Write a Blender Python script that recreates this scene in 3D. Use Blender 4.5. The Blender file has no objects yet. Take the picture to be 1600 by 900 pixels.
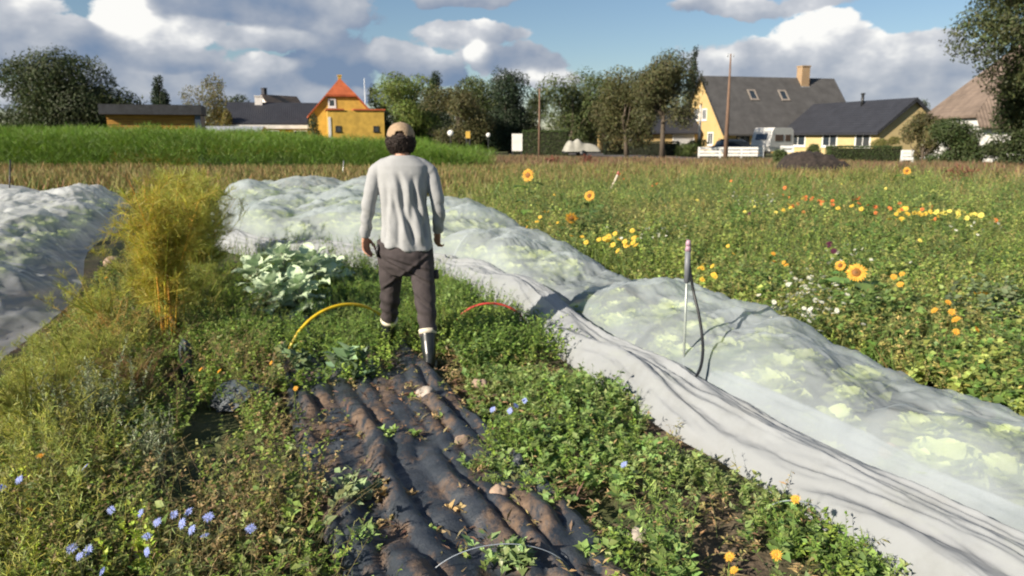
import bpy, math, random
import numpy as np
from mathutils import Vector, Matrix

R = math.radians
rng = np.random.default_rng(11)
random.seed(5)
SC = bpy.context.scene
COL = SC.collection

# ------------------------------------------------------------------ camera
CAM_H, PITCH, FPX = 1.66, R(11.13), 1200.0
cd = bpy.data.cameras.new('camera'); cam = bpy.data.objects.new('camera', cd); COL.objects.link(cam)
cam.location = (0, 0, CAM_H); cam.rotation_euler = (R(90) - PITCH, 0, 0)
cd.sensor_width = 36; cd.lens = 27.0; cd.clip_start = 0.05; cd.clip_end = 5000
cd.dof.use_dof = True; cd.dof.focus_distance = 1.0; cd.dof.aperture_fstop = 10.0
SC.camera = cam

def ray(px, py):
    r, u = (px - 800) / FPX, (450 - py) / FPX
    c, s = math.cos(PITCH), math.sin(PITCH)
    return Vector((r, c + u * s, -s + u * c))
def on(px, py, z=0.0):                     # the point of the plane of height z seen there
    d = ray(px, py); k = (z - CAM_H) / d.z
    return Vector((0, 0, CAM_H)) + d * k
def at(px, py, Y):                         # the point seen there at forward distance Y
    d = ray(px, py); k = Y / d.y
    return Vector((0, 0, CAM_H)) + d * k

# ------------------------------------------------------------------ sun, sky, exposure
SUN_EL, SUN_V = R(27), Vector((-0.80, -0.60, 0)).normalized()
SUN_D = Vector((SUN_V.x * math.cos(SUN_EL), SUN_V.y * math.cos(SUN_EL), math.sin(SUN_EL)))
sl = bpy.data.lights.new('sun', 'SUN'); sl.energy = 4.1; sl.angle = R(0.55); sl.color = (1.0, 0.89, 0.74)
so = bpy.data.objects.new('sun', sl); COL.objects.link(so)
so.rotation_euler = SUN_D.to_track_quat('Z', 'Y').to_euler(); so.location = (-30, -20, 30)
SC.view_settings.view_transform = 'Standard'; SC.view_settings.look = 'None'
SC.view_settings.exposure = 1.18; SC.view_settings.gamma = 1.0
try:
    SC.cycles.use_denoising = True
    SC.cycles.max_bounces = 6; SC.cycles.transparent_max_bounces = 12
    SC.cycles.diffuse_bounces = 3; SC.cycles.glossy_bounces = 2; SC.cycles.transmission_bounces = 4
    SC.cycles.caustics_reflective = False; SC.cycles.caustics_refractive = False
    SC.cycles.sample_clamp_indirect = 6
except Exception as e:
    print(e)

W = bpy.data.worlds.new('World'); SC.world = W; W.use_nodes = True
nt = W.node_tree; nt.nodes.clear()
def nd(t, **kw):
    n = nt.nodes.new(t)
    for k, v in kw.items(): setattr(n, k, v)
    return n
def mth(op, a, b=None, c=None, clamp=False):
    n = nd('ShaderNodeMath', operation=op, use_clamp=clamp)
    for i, v in enumerate((a, b, c)):
        if v is None: continue
        if isinstance(v, (int, float)): n.inputs[i].default_value = v
        else: nt.links.new(v, n.inputs[i])
    return n.outputs[0]
def build_sky():
    L = nt.links.new
    sky = nd('ShaderNodeTexSky', sky_type='NISHITA', sun_disc=False)
    sky.sun_elevation = SUN_EL; sky.sun_rotation = math.atan2(SUN_V.x, SUN_V.y) % (2 * math.pi)
    sky.air_density = 1.0; sky.dust_density = 0.25; sky.ozone_density = 3.0
    SKY_K = 0.043
    tc = nd('ShaderNodeTexCoord'); gen = tc.outputs['Generated']
    # billow warp and detail of the clouds, all in the sky's own directions
    def noise(vec, scale, detail, rough=0.55):
        n = nd('ShaderNodeTexNoise'); n.inputs['Scale'].default_value = scale
        n.inputs['Detail'].default_value = detail; n.inputs['Roughness'].default_value = rough
        L(vec, n.inputs['Vector']); return n
    mp = nd('ShaderNodeMapping'); mp.inputs['Scale'].default_value = (1, 1, 1.5); L(gen, mp.inputs['Vector'])
    wn = noise(mp.outputs[0], 9.0, 4)
    vs = nd('ShaderNodeVectorMath', operation='SUBTRACT'); L(wn.outputs['Color'], vs.inputs[0]); vs.inputs[1].default_value = (.5, .5, .5)
    vm = nd('ShaderNodeVectorMath', operation='SCALE'); L(vs.outputs[0], vm.inputs[0]); vm.inputs['Scale'].default_value = 0.05
    va = nd('ShaderNodeVectorMath', operation='ADD'); L(gen, va.inputs[0]); L(vm.outputs[0], va.inputs[1])
    sx = nd('ShaderNodeSeparateXYZ'); L(va.outputs[0], sx.inputs[0])
    az = mth('ARCTAN2', sx.outputs[0], sx.outputs[1]); el = mth('ARCSINE', sx.outputs[2])
    det = noise(mp.outputs[0], 22.0, 7, 0.6).outputs['Fac']
    off = nd('ShaderNodeVectorMath', operation='ADD'); L(mp.outputs[0], off.inputs[0]); off.inputs[1].default_value = (-0.018, -0.004, 0.026)
    lo1 = noise(mp.outputs[0], 11.0, 4, 0.5).outputs['Fac']; lo2 = noise(off.outputs[0], 11.0, 4, 0.5).outputs['Fac']
    soft = noise(mp.outputs[0], 6.5, 3).outputs['Fac']
    # (x, y, rx, ry, whiteness): cloud masses in the directions the photograph shows them
    C = [(205, 25, 40, 48, 1.15), (285, 46, 70, 20, .95), (390, 8, 165, 36, .36), (520, 25, 50, 34, .45), (60, 48, 100, 22, .48), (20, 6, 60, 20, .60),
         (70, 88, 140, 24, .42), (240, 78, 90, 20, .45), (410, 66, 80, 18, .62), (518, 98, 72, 46, .02), (390, 126, 100, 30, .34),
         (415, 107, 52, 13, .85), (270, 96, 60, 12, .25), (230, 128, 120, 26, .50), (735, 54, 80, 19, .62), (735, -2, 74, 9, .5), (625, 90, 55, 26, .5),
         (752, 92, 22, 22, .95), (810, 92, 80, 22, .42), (840, 118, 60, 16, .8), (690, 112, 46, 20, .35), (1195, 4, 120, 13, .60),
         (1275, 48, 58, 28, .98), (1215, 75, 80, 22, .84), (1300, 84, 190, 28, .70), (1140, 102, 60, 24, .78), (1330, 118, 190, 36, .60),
         (1440, 82, 60, 28, .70), (1430, 150, 130, 28, .60), (150, 146, 300, 22, .5), (470, 150, 130, 18, .4)]
    F = None; Wt = None; Wb = None; Wv = None
    # a few more out of frame so that the light and the reflections see a broken sky all round
    extra = [(math.radians(a), math.radians(e), math.radians(ra), math.radians(re), b) for a, e, ra, re, b in
             ((-70, 14, 22, 7, .7), (70, 13, 20, 6, .7), (-15, 26, 26, 6, .55), (60, 35, 25, 8, .7), (130, 15, 30, 8, .6))]
    ell = []
    for x, y, rx, ry, b in C:
        d = ray(x, y).normalized()
        a0, e0 = math.atan2(d.x, d.y), math.asin(d.z)
        ell.append((a0, e0, rx / FPX * 1.08, ry / FPX * 1.15, b))
    for a0, e0, ra, re, b in ell + extra:
        u = mth('MULTIPLY', mth('SUBTRACT', az, a0), 1 / ra); v = mth('MULTIPLY', mth('SUBTRACT', el, e0), 1 / re)
        q = mth('SUBTRACT', 1.0, mth('ADD', mth('MULTIPLY', u, u), mth('MULTIPLY', v, v)))
        w = mth('MAXIMUM', mth('ADD', q, 0.5), 0.01)
        w = mth('MULTIPLY', w, w); w = mth('MULTIPLY', w, w)
        F = q if F is None else mth('MAXIMUM', F, q)
        Wt = w if Wt is None else mth('ADD', Wt, w)
        Wb = mth('MULTIPLY', w, b) if Wb is None else mth('MULTIPLY_ADD', w, b, Wb)
        Wv = mth('MULTIPLY', w, v) if Wv is None else mth('MULTIPLY_ADD', w, v, Wv)
    bright = mth('DIVIDE', Wb, Wt); vv = mth('DIVIDE', Wv, Wt)
    f = mth('MULTIPLY_ADD', mth('SUBTRACT', det, 0.5), 2.3, F)
    mr = nd('ShaderNodeMapRange', interpolation_type='SMOOTHSTEP'); L(f, mr.inputs['Value'])
    mr.inputs['From Min'].default_value = -0.10; mr.inputs['From Max'].default_value = 0.30
    dens = mth('MULTIPLY', mr.outputs[0], 0.96)
    # sunlit billows: density falling off towards the sun reads bright
    rel = mth('MULTIPLY', mth('SUBTRACT', lo1, lo2), 1.6)
    lt = mth('ADD', bright, mth('MULTIPLY', vv, 0.20))
    lt = mth('ADD', lt, rel); lt = mth('MULTIPLY_ADD', mth('SUBTRACT', soft, 0.5), 0.25, lt)
    rp = nd('ShaderNodeValToRGB'); L(lt, rp.inputs[0])
    e = rp.color_ramp.elements
    e[0].position = 0.05; e[0].color = (.165, .23, .345, 1)
    e[1].position = 1.0; e[1].color = (.86, .85, .82, 1)
    x = e.new(0.33); x.color = (.26, .305, .39, 1)
    x = e.new(0.6); x.color = (.39, .42, .475, 1)
    x = e.new(0.8); x.color = (.54, .555, .59, 1)
    b1 = nd('ShaderNodeBackground'); L(sky.outputs[0], b1.inputs[0]); b1.inputs[1].default_value = SKY_K
    b2 = nd('ShaderNodeBackground'); L(rp.outputs[0], b2.inputs[0]); b2.inputs[1].default_value = 0.52
    ms = nd('ShaderNodeMixShader'); L(dens, ms.inputs[0]); L(b1.outputs[0], ms.inputs[1]); L(b2.outputs[0], ms.inputs[2])
    o = nd('ShaderNodeOutputWorld'); L(ms.outputs[0], o.inputs[0])
    try: W.cycles.sampling_method = 'MANUAL'; W.cycles.sample_map_resolution = 512
    except Exception: pass
build_sky()

# ------------------------------------------------------------------ helpers
def _hash(ix, iy, seed):
    h = (ix.astype(np.int64) * 374761393 + iy.astype(np.int64) * 668265263 + seed * 1442695041) & 0x7fffffff
    h = ((h ^ (h >> 13)) * 1274126177) & 0x7fffffff
    return ((h ^ (h >> 16)) & 0xffff) / 65535.0
def vnoise(x, y, seed=0):
    x = np.asarray(x, float); y = np.asarray(y, float)
    ix, iy = np.floor(x), np.floor(y); fx, fy = x - ix, y - iy
    fx = fx * fx * (3 - 2 * fx); fy = fy * fy * (3 - 2 * fy)
    a, b = _hash(ix, iy, seed), _hash(ix + 1, iy, seed); c, d = _hash(ix, iy + 1, seed), _hash(ix + 1, iy + 1, seed)
    return (a * (1 - fx) + b * fx) * (1 - fy) + (c * (1 - fx) + d * fx) * fy
def fbm(x, y, seed=0, octv=4):
    s = 0; a = 0.5
    for k in range(octv):
        s = s + a * vnoise(x * 2 ** k + 17.3 * k, y * 2 ** k - 9.1 * k, seed + k); a *= 0.5
    return s / (1 - 0.5 ** octv)
def unit(v): return v / np.maximum(np.linalg.norm(v, axis=-1, keepdims=True), 1e-9)

def tag(o, label=None, cat=None, group=None, kind=None):
    if label: o['label'] = label
    if cat: o['category'] = cat
    if group: o['group'] = group
    if kind: o['kind'] = kind
    return o
def empty(name, loc=(0, 0, 0), rz=0.0, label=None, cat=None, group=None):
    o = bpy.data.objects.new(name, None); COL.objects.link(o); o.empty_display_size = 0.2
    o.location = loc; o.rotation_euler = (0, 0, rz)
    return tag(o, label, cat, group)
def link(name, me, parent=None, loc=None):
    o = bpy.data.objects.new(name, me); COL.objects.link(o)
    if parent: o.parent = parent
    if loc is not None: o.location = loc
    return o

class MB:
    """collects vertices, faces and leaf colours and links them as one mesh"""
    def __init__(s): s.v = []; s.q = []; s.t = []; s.n = 0; s.c = []
    def add(s, v, quads=None, tris=None, col=(1, 1, 1)):
        v = np.asarray(v, float).reshape(-1, 3)
        s.v.append(v)
        if quads is not None and len(quads): s.q.append(np.asarray(quads, np.int64).reshape(-1, 4) + s.n)
        if tris is not None and len(tris): s.t.append(np.asarray(tris, np.int64).reshape(-1, 3) + s.n)
        c = np.asarray(col, float)
        if c.ndim == 1: c = np.tile(c, (len(v), 1))
        s.c.append(c); s.n += len(v); return s
    def box(s, x0, x1, y0, y1, z0, z1, col=(1, 1, 1)):
        v = [(x, y, z) for z in (z0, z1) for y in (y0, y1) for x in (x0, x1)]
        return s.add(v, [(0, 2, 3, 1), (4, 5, 7, 6), (0, 1, 5, 4), (1, 3, 7, 5), (3, 2, 6, 7), (2, 0, 4, 6)], None, col)
    def slab(s, poly, off, col=(1, 1, 1)):
        """a flat polygon given thickness along off"""
        p = np.asarray(poly, float); n = len(p); v = np.vstack([p, p + np.asarray(off, float)])
        q = []; t = []
        for i in range(n): q.append((i, (i + 1) % n, n + (i + 1) % n, n + i))
        for i in range(1, n - 1): t.append((0, i + 1, i)); t.append((n, n + i, n + i + 1))
        return s.add(v, q, t, col)
    def tube(s, path, rad, n=10, caps=True, ref=(1, 0, 0), col=(1, 1, 1), power=1.0):
        path = np.asarray(path, float); m = len(path)
        rad = np.asarray(rad, float)
        if rad.ndim == 0: rad = np.full((m, 2), float(rad))
        elif rad.ndim == 1: rad = np.stack([rad, rad], 1)
        tan = np.gradient(path, axis=0); tan = unit(tan)
        a = np.asarray(ref, float); A = []; B = []
        for i in range(m):
            a = a - tan[i] * np.dot(a, tan[i]); a = a / (np.linalg.norm(a) + 1e-9)
            A.append(a); B.append(np.cross(tan[i], a))
        A = np.array(A); B = np.array(B)
        th = np.linspace(0, 2 * np.pi, n, endpoint=False)
        cs, sn = np.cos(th), np.sin(th)
        if power != 1.0:
            cs = np.sign(cs) * np.abs(cs) ** power; sn = np.sign(sn) * np.abs(sn) ** power
        v = path[:, None] + A[:, None] * (rad[:, 0, None, None] * cs[None, :, None]) + B[:, None] * (rad[:, 1, None, None] * sn[None, :, None])
        v = v.reshape(-1, 3); i, j = np.meshgrid(np.arange(m - 1), np.arange(n), indexing='ij'); k = (j + 1) % n
        q = np.stack([i * n + j, i * n + k, (i + 1) * n + k, (i + 1) * n + j], -1).reshape(-1, 4)
        t = []
        if caps:
            v = np.vstack([v, path[:1], path[-1:]])
            for jj in range(n):
                kk = (jj + 1) % n
                t.append((m * n, kk, jj)); t.append((m * n + 1, (m - 1) * n + jj, (m - 1) * n + kk))
        return s.add(v, q, t, col)
    def ell(s, c, r, n=16, m=10, col=(1, 1, 1), rot=None):
        th = np.linspace(0, np.pi, m + 1)[1:-1]; ph = np.linspace(0, 2 * np.pi, n, endpoint=False)
        v = [np.stack([np.sin(t) * np.cos(ph), np.sin(t) * np.sin(ph), np.full(n, np.cos(t))], 1) for t in th]
        v = np.vstack(v + [[[0, 0, 1], [0, 0, -1]]]) * np.asarray(r, float)
        if rot is not None: v = v @ np.array(rot).T
        v = v + np.asarray(c, float); k = m - 1; q = []; t = []
        for i in range(k - 1):
            for j in range(n): q.append((i * n + j, (i + 1) * n + j, (i + 1) * n + (j + 1) % n, i * n + (j + 1) % n))
        for j in range(n):
            t.append((k * n, j, (j + 1) % n)); t.append((k * n + 1, (k - 1) * n + (j + 1) % n, (k - 1) * n + j))
        return s.add(v, q, t, col)
    def grid(s, Pm, col=(1, 1, 1)):
        a, b = Pm.shape[:2]
        i, j = np.meshgrid(np.arange(a - 1), np.arange(b - 1), indexing='ij')
        q = np.stack([i * b + j, (i + 1) * b + j, (i + 1) * b + j + 1, i * b + j + 1], -1).reshape(-1, 4)
        c = np.asarray(col, float)
        return s.add(Pm.reshape(-1, 3), q, None, c.reshape(-1, 3) if c.ndim == 3 else c)
    def leaves(s, tmpl, pos, axis, up, size, col, wid=1.0):
        """many copies of one leaf: axis = base to tip, up = the side it turns to the sky"""
        V, Q = tmpl; N = len(pos)
        if N == 0: return s
        y = unit(np.asarray(axis, float)); x = unit(np.cross(y, np.asarray(up, float))); z = np.cross(x, y)
        size = np.broadcast_to(np.asarray(size, float), (N,)); wid = np.broadcast_to(np.asarray(wid, float), (N,))
        v = (x[:, None] * (V[None, :, 0, None] * (size * wid)[:, None, None]) + y[:, None] * (V[None, :, 1, None] * size[:, None, None])
             + z[:, None] * (V[None, :, 2, None] * size[:, None, None])) + np.asarray(pos, float)[:, None]
        k = len(V); q = (Q[None] + (np.arange(N) * k)[:, None, None]).reshape(-1, 4)
        col = np.asarray(col, float)
        if col.ndim == 1: col = np.tile(col, (N, 1))
        return s.add(v.reshape(-1, 3), q, None, np.repeat(col, k, 0))
    def sticks(s, p0, p1, r0, r1, col):
        p0 = np.asarray(p0, float); p1 = np.asarray(p1, float); N = len(p0)
        if N == 0: return s
        d = unit(p1 - p0); a = unit(np.cross(d, np.array([0.31, 0.83, 0.11]))); b = np.cross(d, a)
        r0 = np.broadcast_to(np.asarray(r0, float), (N,)); r1 = np.broadcast_to(np.asarray(r1, float), (N,))
        vs = []
        for p, r in ((p0, r0), (p1, r1)):
            for k in range(3):
                t = 2 * math.pi * k / 3; vs.append(p + (a * math.cos(t) + b * math.sin(t)) * r[:, None])
        v = np.stack(vs, 1); Q = np.array([(0, 1, 4, 3), (1, 2, 5, 4), (2, 0, 3, 5)])
        q = (Q[None] + (np.arange(N) * 6)[:, None, None]).reshape(-1, 4)
        col = np.asarray(col, float)
        if col.ndim == 1: col = np.tile(col, (N, 1))
        return s.add(v.reshape(-1, 3), q, None, np.repeat(col, 6, 0))
    def mesh(s, name, mat, flat=False):
        me = bpy.data.meshes.new(name)
        v = np.vstack(s.v); nq = sum(map(len, s.q)); ntr = sum(map(len, s.t))
        me.vertices.add(len(v)); me.vertices.foreach_set('co', v.ravel().astype(np.float32))
        li = np.concatenate([np.vstack(s.q).ravel() if s.q else np.zeros(0, int), np.vstack(s.t).ravel() if s.t else np.zeros(0, int)])
        me.loops.add(len(li)); me.loops.foreach_set('vertex_index', li.astype(np.int32))
        me.polygons.add(nq + ntr)
        st = np.concatenate([np.arange(nq) * 4, nq * 4 + np.arange(ntr) * 3]); me.polygons.foreach_set('loop_start', st.astype(np.int32))
        me.update(calc_edges=True)
        c = np.vstack(s.c)
        if not np.allclose(c, 1):
            at_ = me.color_attributes.new('Col', 'FLOAT_COLOR', 'POINT')
            at_.data.foreach_set('color', np.hstack([c, np.ones((len(c), 1))]).ravel().astype(np.float32))
        if flat: me.shade_flat()
        if mat: me.materials.append(mat)
        return me
    def build(s, name, mat, parent=None, flat=False, loc=None):
        return link(name, s.mesh(name, mat, flat), parent, loc)

# leaf shapes (x across, y along, z up)
def quads(*a): return np.array(a, np.int64)
T_OVATE = (np.array([(0, 0, 0), (-.30, .42, .10), (0, .5, 0), (.30, .42, .10), (0, 1, -.12)], float), quads((0, 2, 4, 1), (0, 3, 4, 2)))
T_LANCE = (np.array([(0, 0, 0), (-.13, .4, .05), (0, .5, .02), (.13, .4, .05), (0, 1, -.14)], float), quads((0, 2, 4, 1), (0, 3, 4, 2)))
T_BLADE = (np.array([(-.03, 0, 0), (.03, 0, 0), (-.025, .5, .02), (.025, .5, .02), (-.004, 1, -.10), (.004, 1, -.10)], float), quads((0, 1, 3, 2), (2, 3, 5, 4)))
T_HAIR = (np.array([(-.02, 0, 0), (.02, 0, 0), (.012, 1, -.05), (-.012, 1, -.05)], float), quads((0, 1, 2, 3)))
T_SPRAY = (np.array([(0, 0, 0), (-.22, .38, .12), (-.1, .75, .02), (.02, .4, .0), (0, .1, 0), (.25, .45, .1), (.22, .95, -.05), (.02, .5, 0)], float), quads((0, 3, 2, 1), (4, 5, 6, 7)))
def T_big(w=.42, nx=5, ny=6, ruf=.10, seed=0):
    u = np.linspace(-1, 1, nx); v = np.linspace(0, 1, ny); U, V = np.meshgrid(u, v, indexing='ij')
    prof = w * np.sin(np.pi * np.clip(V * .92 + .06, 0, 1)) ** .6
    X = U * prof; Z = .18 * np.abs(U) * V - .34 * V ** 2.2 + ruf * (fbm(U * 3 + 5, V * 5, seed, 2) - .5) * 2 * np.abs(U)
    P_ = np.stack([X, V, Z], -1).reshape(-1, 3)
    i, j = np.meshgrid(np.arange(nx - 1), np.arange(ny - 1), indexing='ij')
    return P_, np.stack([i * ny + j, (i + 1) * ny + j, (i + 1) * ny + j + 1, i * ny + j + 1], -1).reshape(-1, 4)

# ------------------------------------------------------------------ materials
def newmat(name):
    m = bpy.data.materials.new(name); m.use_nodes = True
    return m, m.node_tree, m.node_tree.nodes['Principled BSDF']
def M_leaf(name, transl=.3, rough=.5, gain=1.0):
    m, t, p = newmat(name); L = t.links.new
    a0 = t.nodes.new('ShaderNodeAttribute'); a0.attribute_name = 'Col'
    a = t.nodes.new('ShaderNodeHueSaturation'); a.inputs['Value'].default_value = gain; a.inputs['Saturation'].default_value = .93; L(a0.outputs['Color'], a.inputs['Color'])
    L(a.outputs['Color'], p.inputs['Base Color']); p.inputs['Roughness'].default_value = rough
    p.inputs['Specular IOR Level'].default_value = .35
    tr = t.nodes.new('ShaderNodeBsdfTranslucent'); mx = t.nodes.new('ShaderNodeMixShader'); mx.inputs[0].default_value = transl
    hs = t.nodes.new('ShaderNodeHueSaturation'); hs.inputs['Value'].default_value = 1.35; hs.inputs['Saturation'].default_value = 1.1
    L(a.outputs['Color'], hs.inputs['Color']); L(hs.outputs[0], tr.inputs['Color'])
    L(p.outputs[0], mx.inputs[1]); L(tr.outputs[0], mx.inputs[2]); L(mx.outputs[0], t.nodes['Material Output'].inputs[0])
    return m
def M_plain(name, c, rough=.7, var=.15, scale=8.0, bump=0.0, metal=0.0, c2=None, spec=.5, coord='Object', stretch=(1, 1, 1)):
    m, t, p = newmat(name); L = t.links.new
    tc = t.nodes.new('ShaderNodeTexCoord'); mp = t.nodes.new('ShaderNodeMapping'); mp.inputs['Scale'].default_value = stretch
    L(tc.outputs[coord], mp.inputs[0])
    n = t.nodes.new('ShaderNodeTexNoise'); n.inputs['Scale'].default_value = scale; n.inputs['Detail'].default_value = 6; n.inputs['Roughness'].default_value = .62
    L(mp.outputs[0], n.inputs['Vector'])
    r = t.nodes.new('ShaderNodeValToRGB'); L(n.outputs['Fac'], r.inputs[0])
    c2 = c2 or tuple(x * (1 - var * 1.6) for x in c)
    r.color_ramp.elements[0].position = .36; r.color_ramp.elements[0].color = (*c2, 1)
    r.color_ramp.elements[1].position = .64; r.color_ramp.elements[1].color = (*[min(1, x * (1 + var * .5)) for x in c], 1)
    L(r.outputs[0], p.inputs['Base Color']); p.inputs['Roughness'].default_value = rough; p.inputs['Metallic'].default_value = metal
    p.inputs['Specular IOR Level'].default_value = spec
    if bump:
        b = t.nodes.new('ShaderNodeBump'); b.inputs['Strength'].default_value = bump; b.inputs['Distance'].default_value = .02
        L(n.outputs['Fac'], b.inputs['Height']); L(b.outputs[0], p.inputs['Normal'])
    return m
def M_brick(name, c1, c2, mortar, bw=.24, bh=.07, rough=.85):
    m, t, p = newmat(name); L = t.links.new
    tc = t.nodes.new('ShaderNodeTexCoord'); sp = t.nodes.new('ShaderNodeSeparateXYZ'); L(tc.outputs['Object'], sp.inputs[0])
    ad = t.nodes.new('ShaderNodeMath'); L(sp.outputs[0], ad.inputs[0]); L(sp.outputs[1], ad.inputs[1])
    cb = t.nodes.new('ShaderNodeCombineXYZ'); L(ad.outputs[0], cb.inputs[0]); L(sp.outputs[2], cb.inputs[1])
    b = t.nodes.new('ShaderNodeTexBrick'); L(cb.outputs[0], b.inputs['Vector']); b.inputs['Scale'].default_value = 1
    b.inputs['Brick Width'].default_value = bw; b.inputs['Row Height'].default_value = bh; b.inputs['Mortar Size'].default_value = .012
    b.inputs['Color1'].default_value = (*c1, 1); b.inputs['Color2'].default_value = (*c2, 1); b.inputs['Mortar'].default_value = (*mortar, 1)
    n = t.nodes.new('ShaderNodeTexNoise'); n.inputs['Scale'].default_value = .8; n.inputs['Detail'].default_value = 5; L(tc.outputs['Object'], n.inputs['Vector'])
    r = t.nodes.new('ShaderNodeMapRange'); r.inputs['To Min'].default_value = .78; r.inputs['To Max'].default_value = 1.15; L(n.outputs['Fac'], r.inputs[0])
    mx = t.nodes.new('ShaderNodeVectorMath'); mx.operation = 'SCALE'; L(b.outputs['Color'], mx.inputs[0]); L(r.outputs[0], mx.inputs['Scale'])
    L(mx.outputs[0], p.inputs['Base Color']); p.inputs['Roughness'].default_value = rough
    return m
def M_glass(name, c=(.03, .04, .05)):
    m, t, p = newmat(name); p.inputs['Base Color'].default_value = (*c, 1); p.inputs['Roughness'].default_value = .06
    p.inputs['Specular IOR Level'].default_value = .8
    return m
def M_sheet(name, c, see, rough=.75, transl=.35, nscale=3.0, dirt=(.55, .5, .42), fine=600.0, vr=.12):
    """crop net or fleece: a woven sheet partly open between its threads"""
    m, t, p = newmat(name); L = t.links.new
    tc = t.nodes.new('ShaderNodeTexCoord')
    n = t.nodes.new('ShaderNodeTexNoise'); n.inputs['Scale'].default_value = nscale; n.inputs['Detail'].default_value = 7; n.inputs['Roughness'].default_value = .65
    L(tc.outputs['Object'], n.inputs['Vector'])
    r = t.nodes.new('ShaderNodeValToRGB'); L(n.outputs['Fac'], r.inputs[0])
    r.color_ramp.elements[0].position = .30; r.color_ramp.elements[0].color = (*[a * b + .0 for a, b in zip(c, dirt)], 1)
    r.color_ramp.elements[1].position = .52; r.color_ramp.elements[1].color = (*c, 1)
    L(r.outputs[0], p.inputs['Base Color']); p.inputs['Roughness'].default_value = rough; p.inputs['Specular IOR Level'].default_value = .3
    tr = t.nodes.new('ShaderNodeBsdfTranslucent'); L(r.outputs[0], tr.inputs['Color'])
    m1 = t.nodes.new('ShaderNodeMixShader'); m1.inputs[0].default_value = transl; L(p.outputs[0], m1.inputs[1]); L(tr.outputs[0], m1.inputs[2])
    tp = t.nodes.new('ShaderNodeBsdfTransparent'); m2 = t.nodes.new('ShaderNodeMixShader')
    n2 = t.nodes.new('ShaderNodeTexNoise'); n2.inputs['Scale'].default_value = fine; n2.inputs['Detail'].default_value = 2; L(tc.outputs['Object'], n2.inputs['Vector'])
    n3 = t.nodes.new('ShaderNodeTexNoise'); n3.inputs['Scale'].default_value = 1.7; n3.inputs['Detail'].default_value = 4; L(tc.outputs['Object'], n3.inputs['Vector'])
    ad = t.nodes.new('ShaderNodeMath'); L(n2.outputs['Fac'], ad.inputs[0]); L(n3.outputs['Fac'], ad.inputs[1])
    r2 = t.nodes.new('ShaderNodeMapRange'); L(ad.outputs[0], r2.inputs[0]); r2.inputs['From Min'].default_value = .72; r2.inputs['From Max'].default_value = 1.28
    r2.inputs['To Min'].default_value = max(0, see - vr); r2.inputs['To Max'].default_value = min(1, see + vr)
    L(r2.outputs[0], m2.inputs[0]); L(m1.outputs[0], m2.inputs[1]); L(tp.outputs[0], m2.inputs[2]); L(m2.outputs[0], t.nodes['Material Output'].inputs[0])
    return m
LEAF = M_leaf('leaf', .34, .5, 1.78); LEAF_WAX = M_leaf('waxy_leaf', .15, .42, 1.5); TREE = M_leaf('tree_leaf', .26, .6, 1.45); PETAL = M_leaf('petal', .3, .6)
DRY = M_leaf('dry_stalk', .2, .8, 1.25)
BARK = M_plain('bark', (.11, .085, .06), .9, .4, 14, .6)
GLASS = M_glass('window_glass'); WHITE = M_plain('white_paint', (.74, .74, .72), .45, .08, 6)
DARK = M_plain('black_rubber', (.018, .020, .022), .45, .3, 20)
GREYM = M_plain('grey_metal', (.42, .43, .43), .4, .15, 30, 0, .6)
def sunward(up, k): return up + k * np.array(tuple(SUN_D))
def vary(base, n, amt=.25, hue=.12):
    b = np.asarray(base, float); k = 1 + amt * rng.normal(size=(n, 1)).clip(-2, 2); h = 1 + hue * rng.normal(size=(n, 3)).clip(-2, 2)
    return np.clip(b * k * h, .002, .95)

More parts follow.
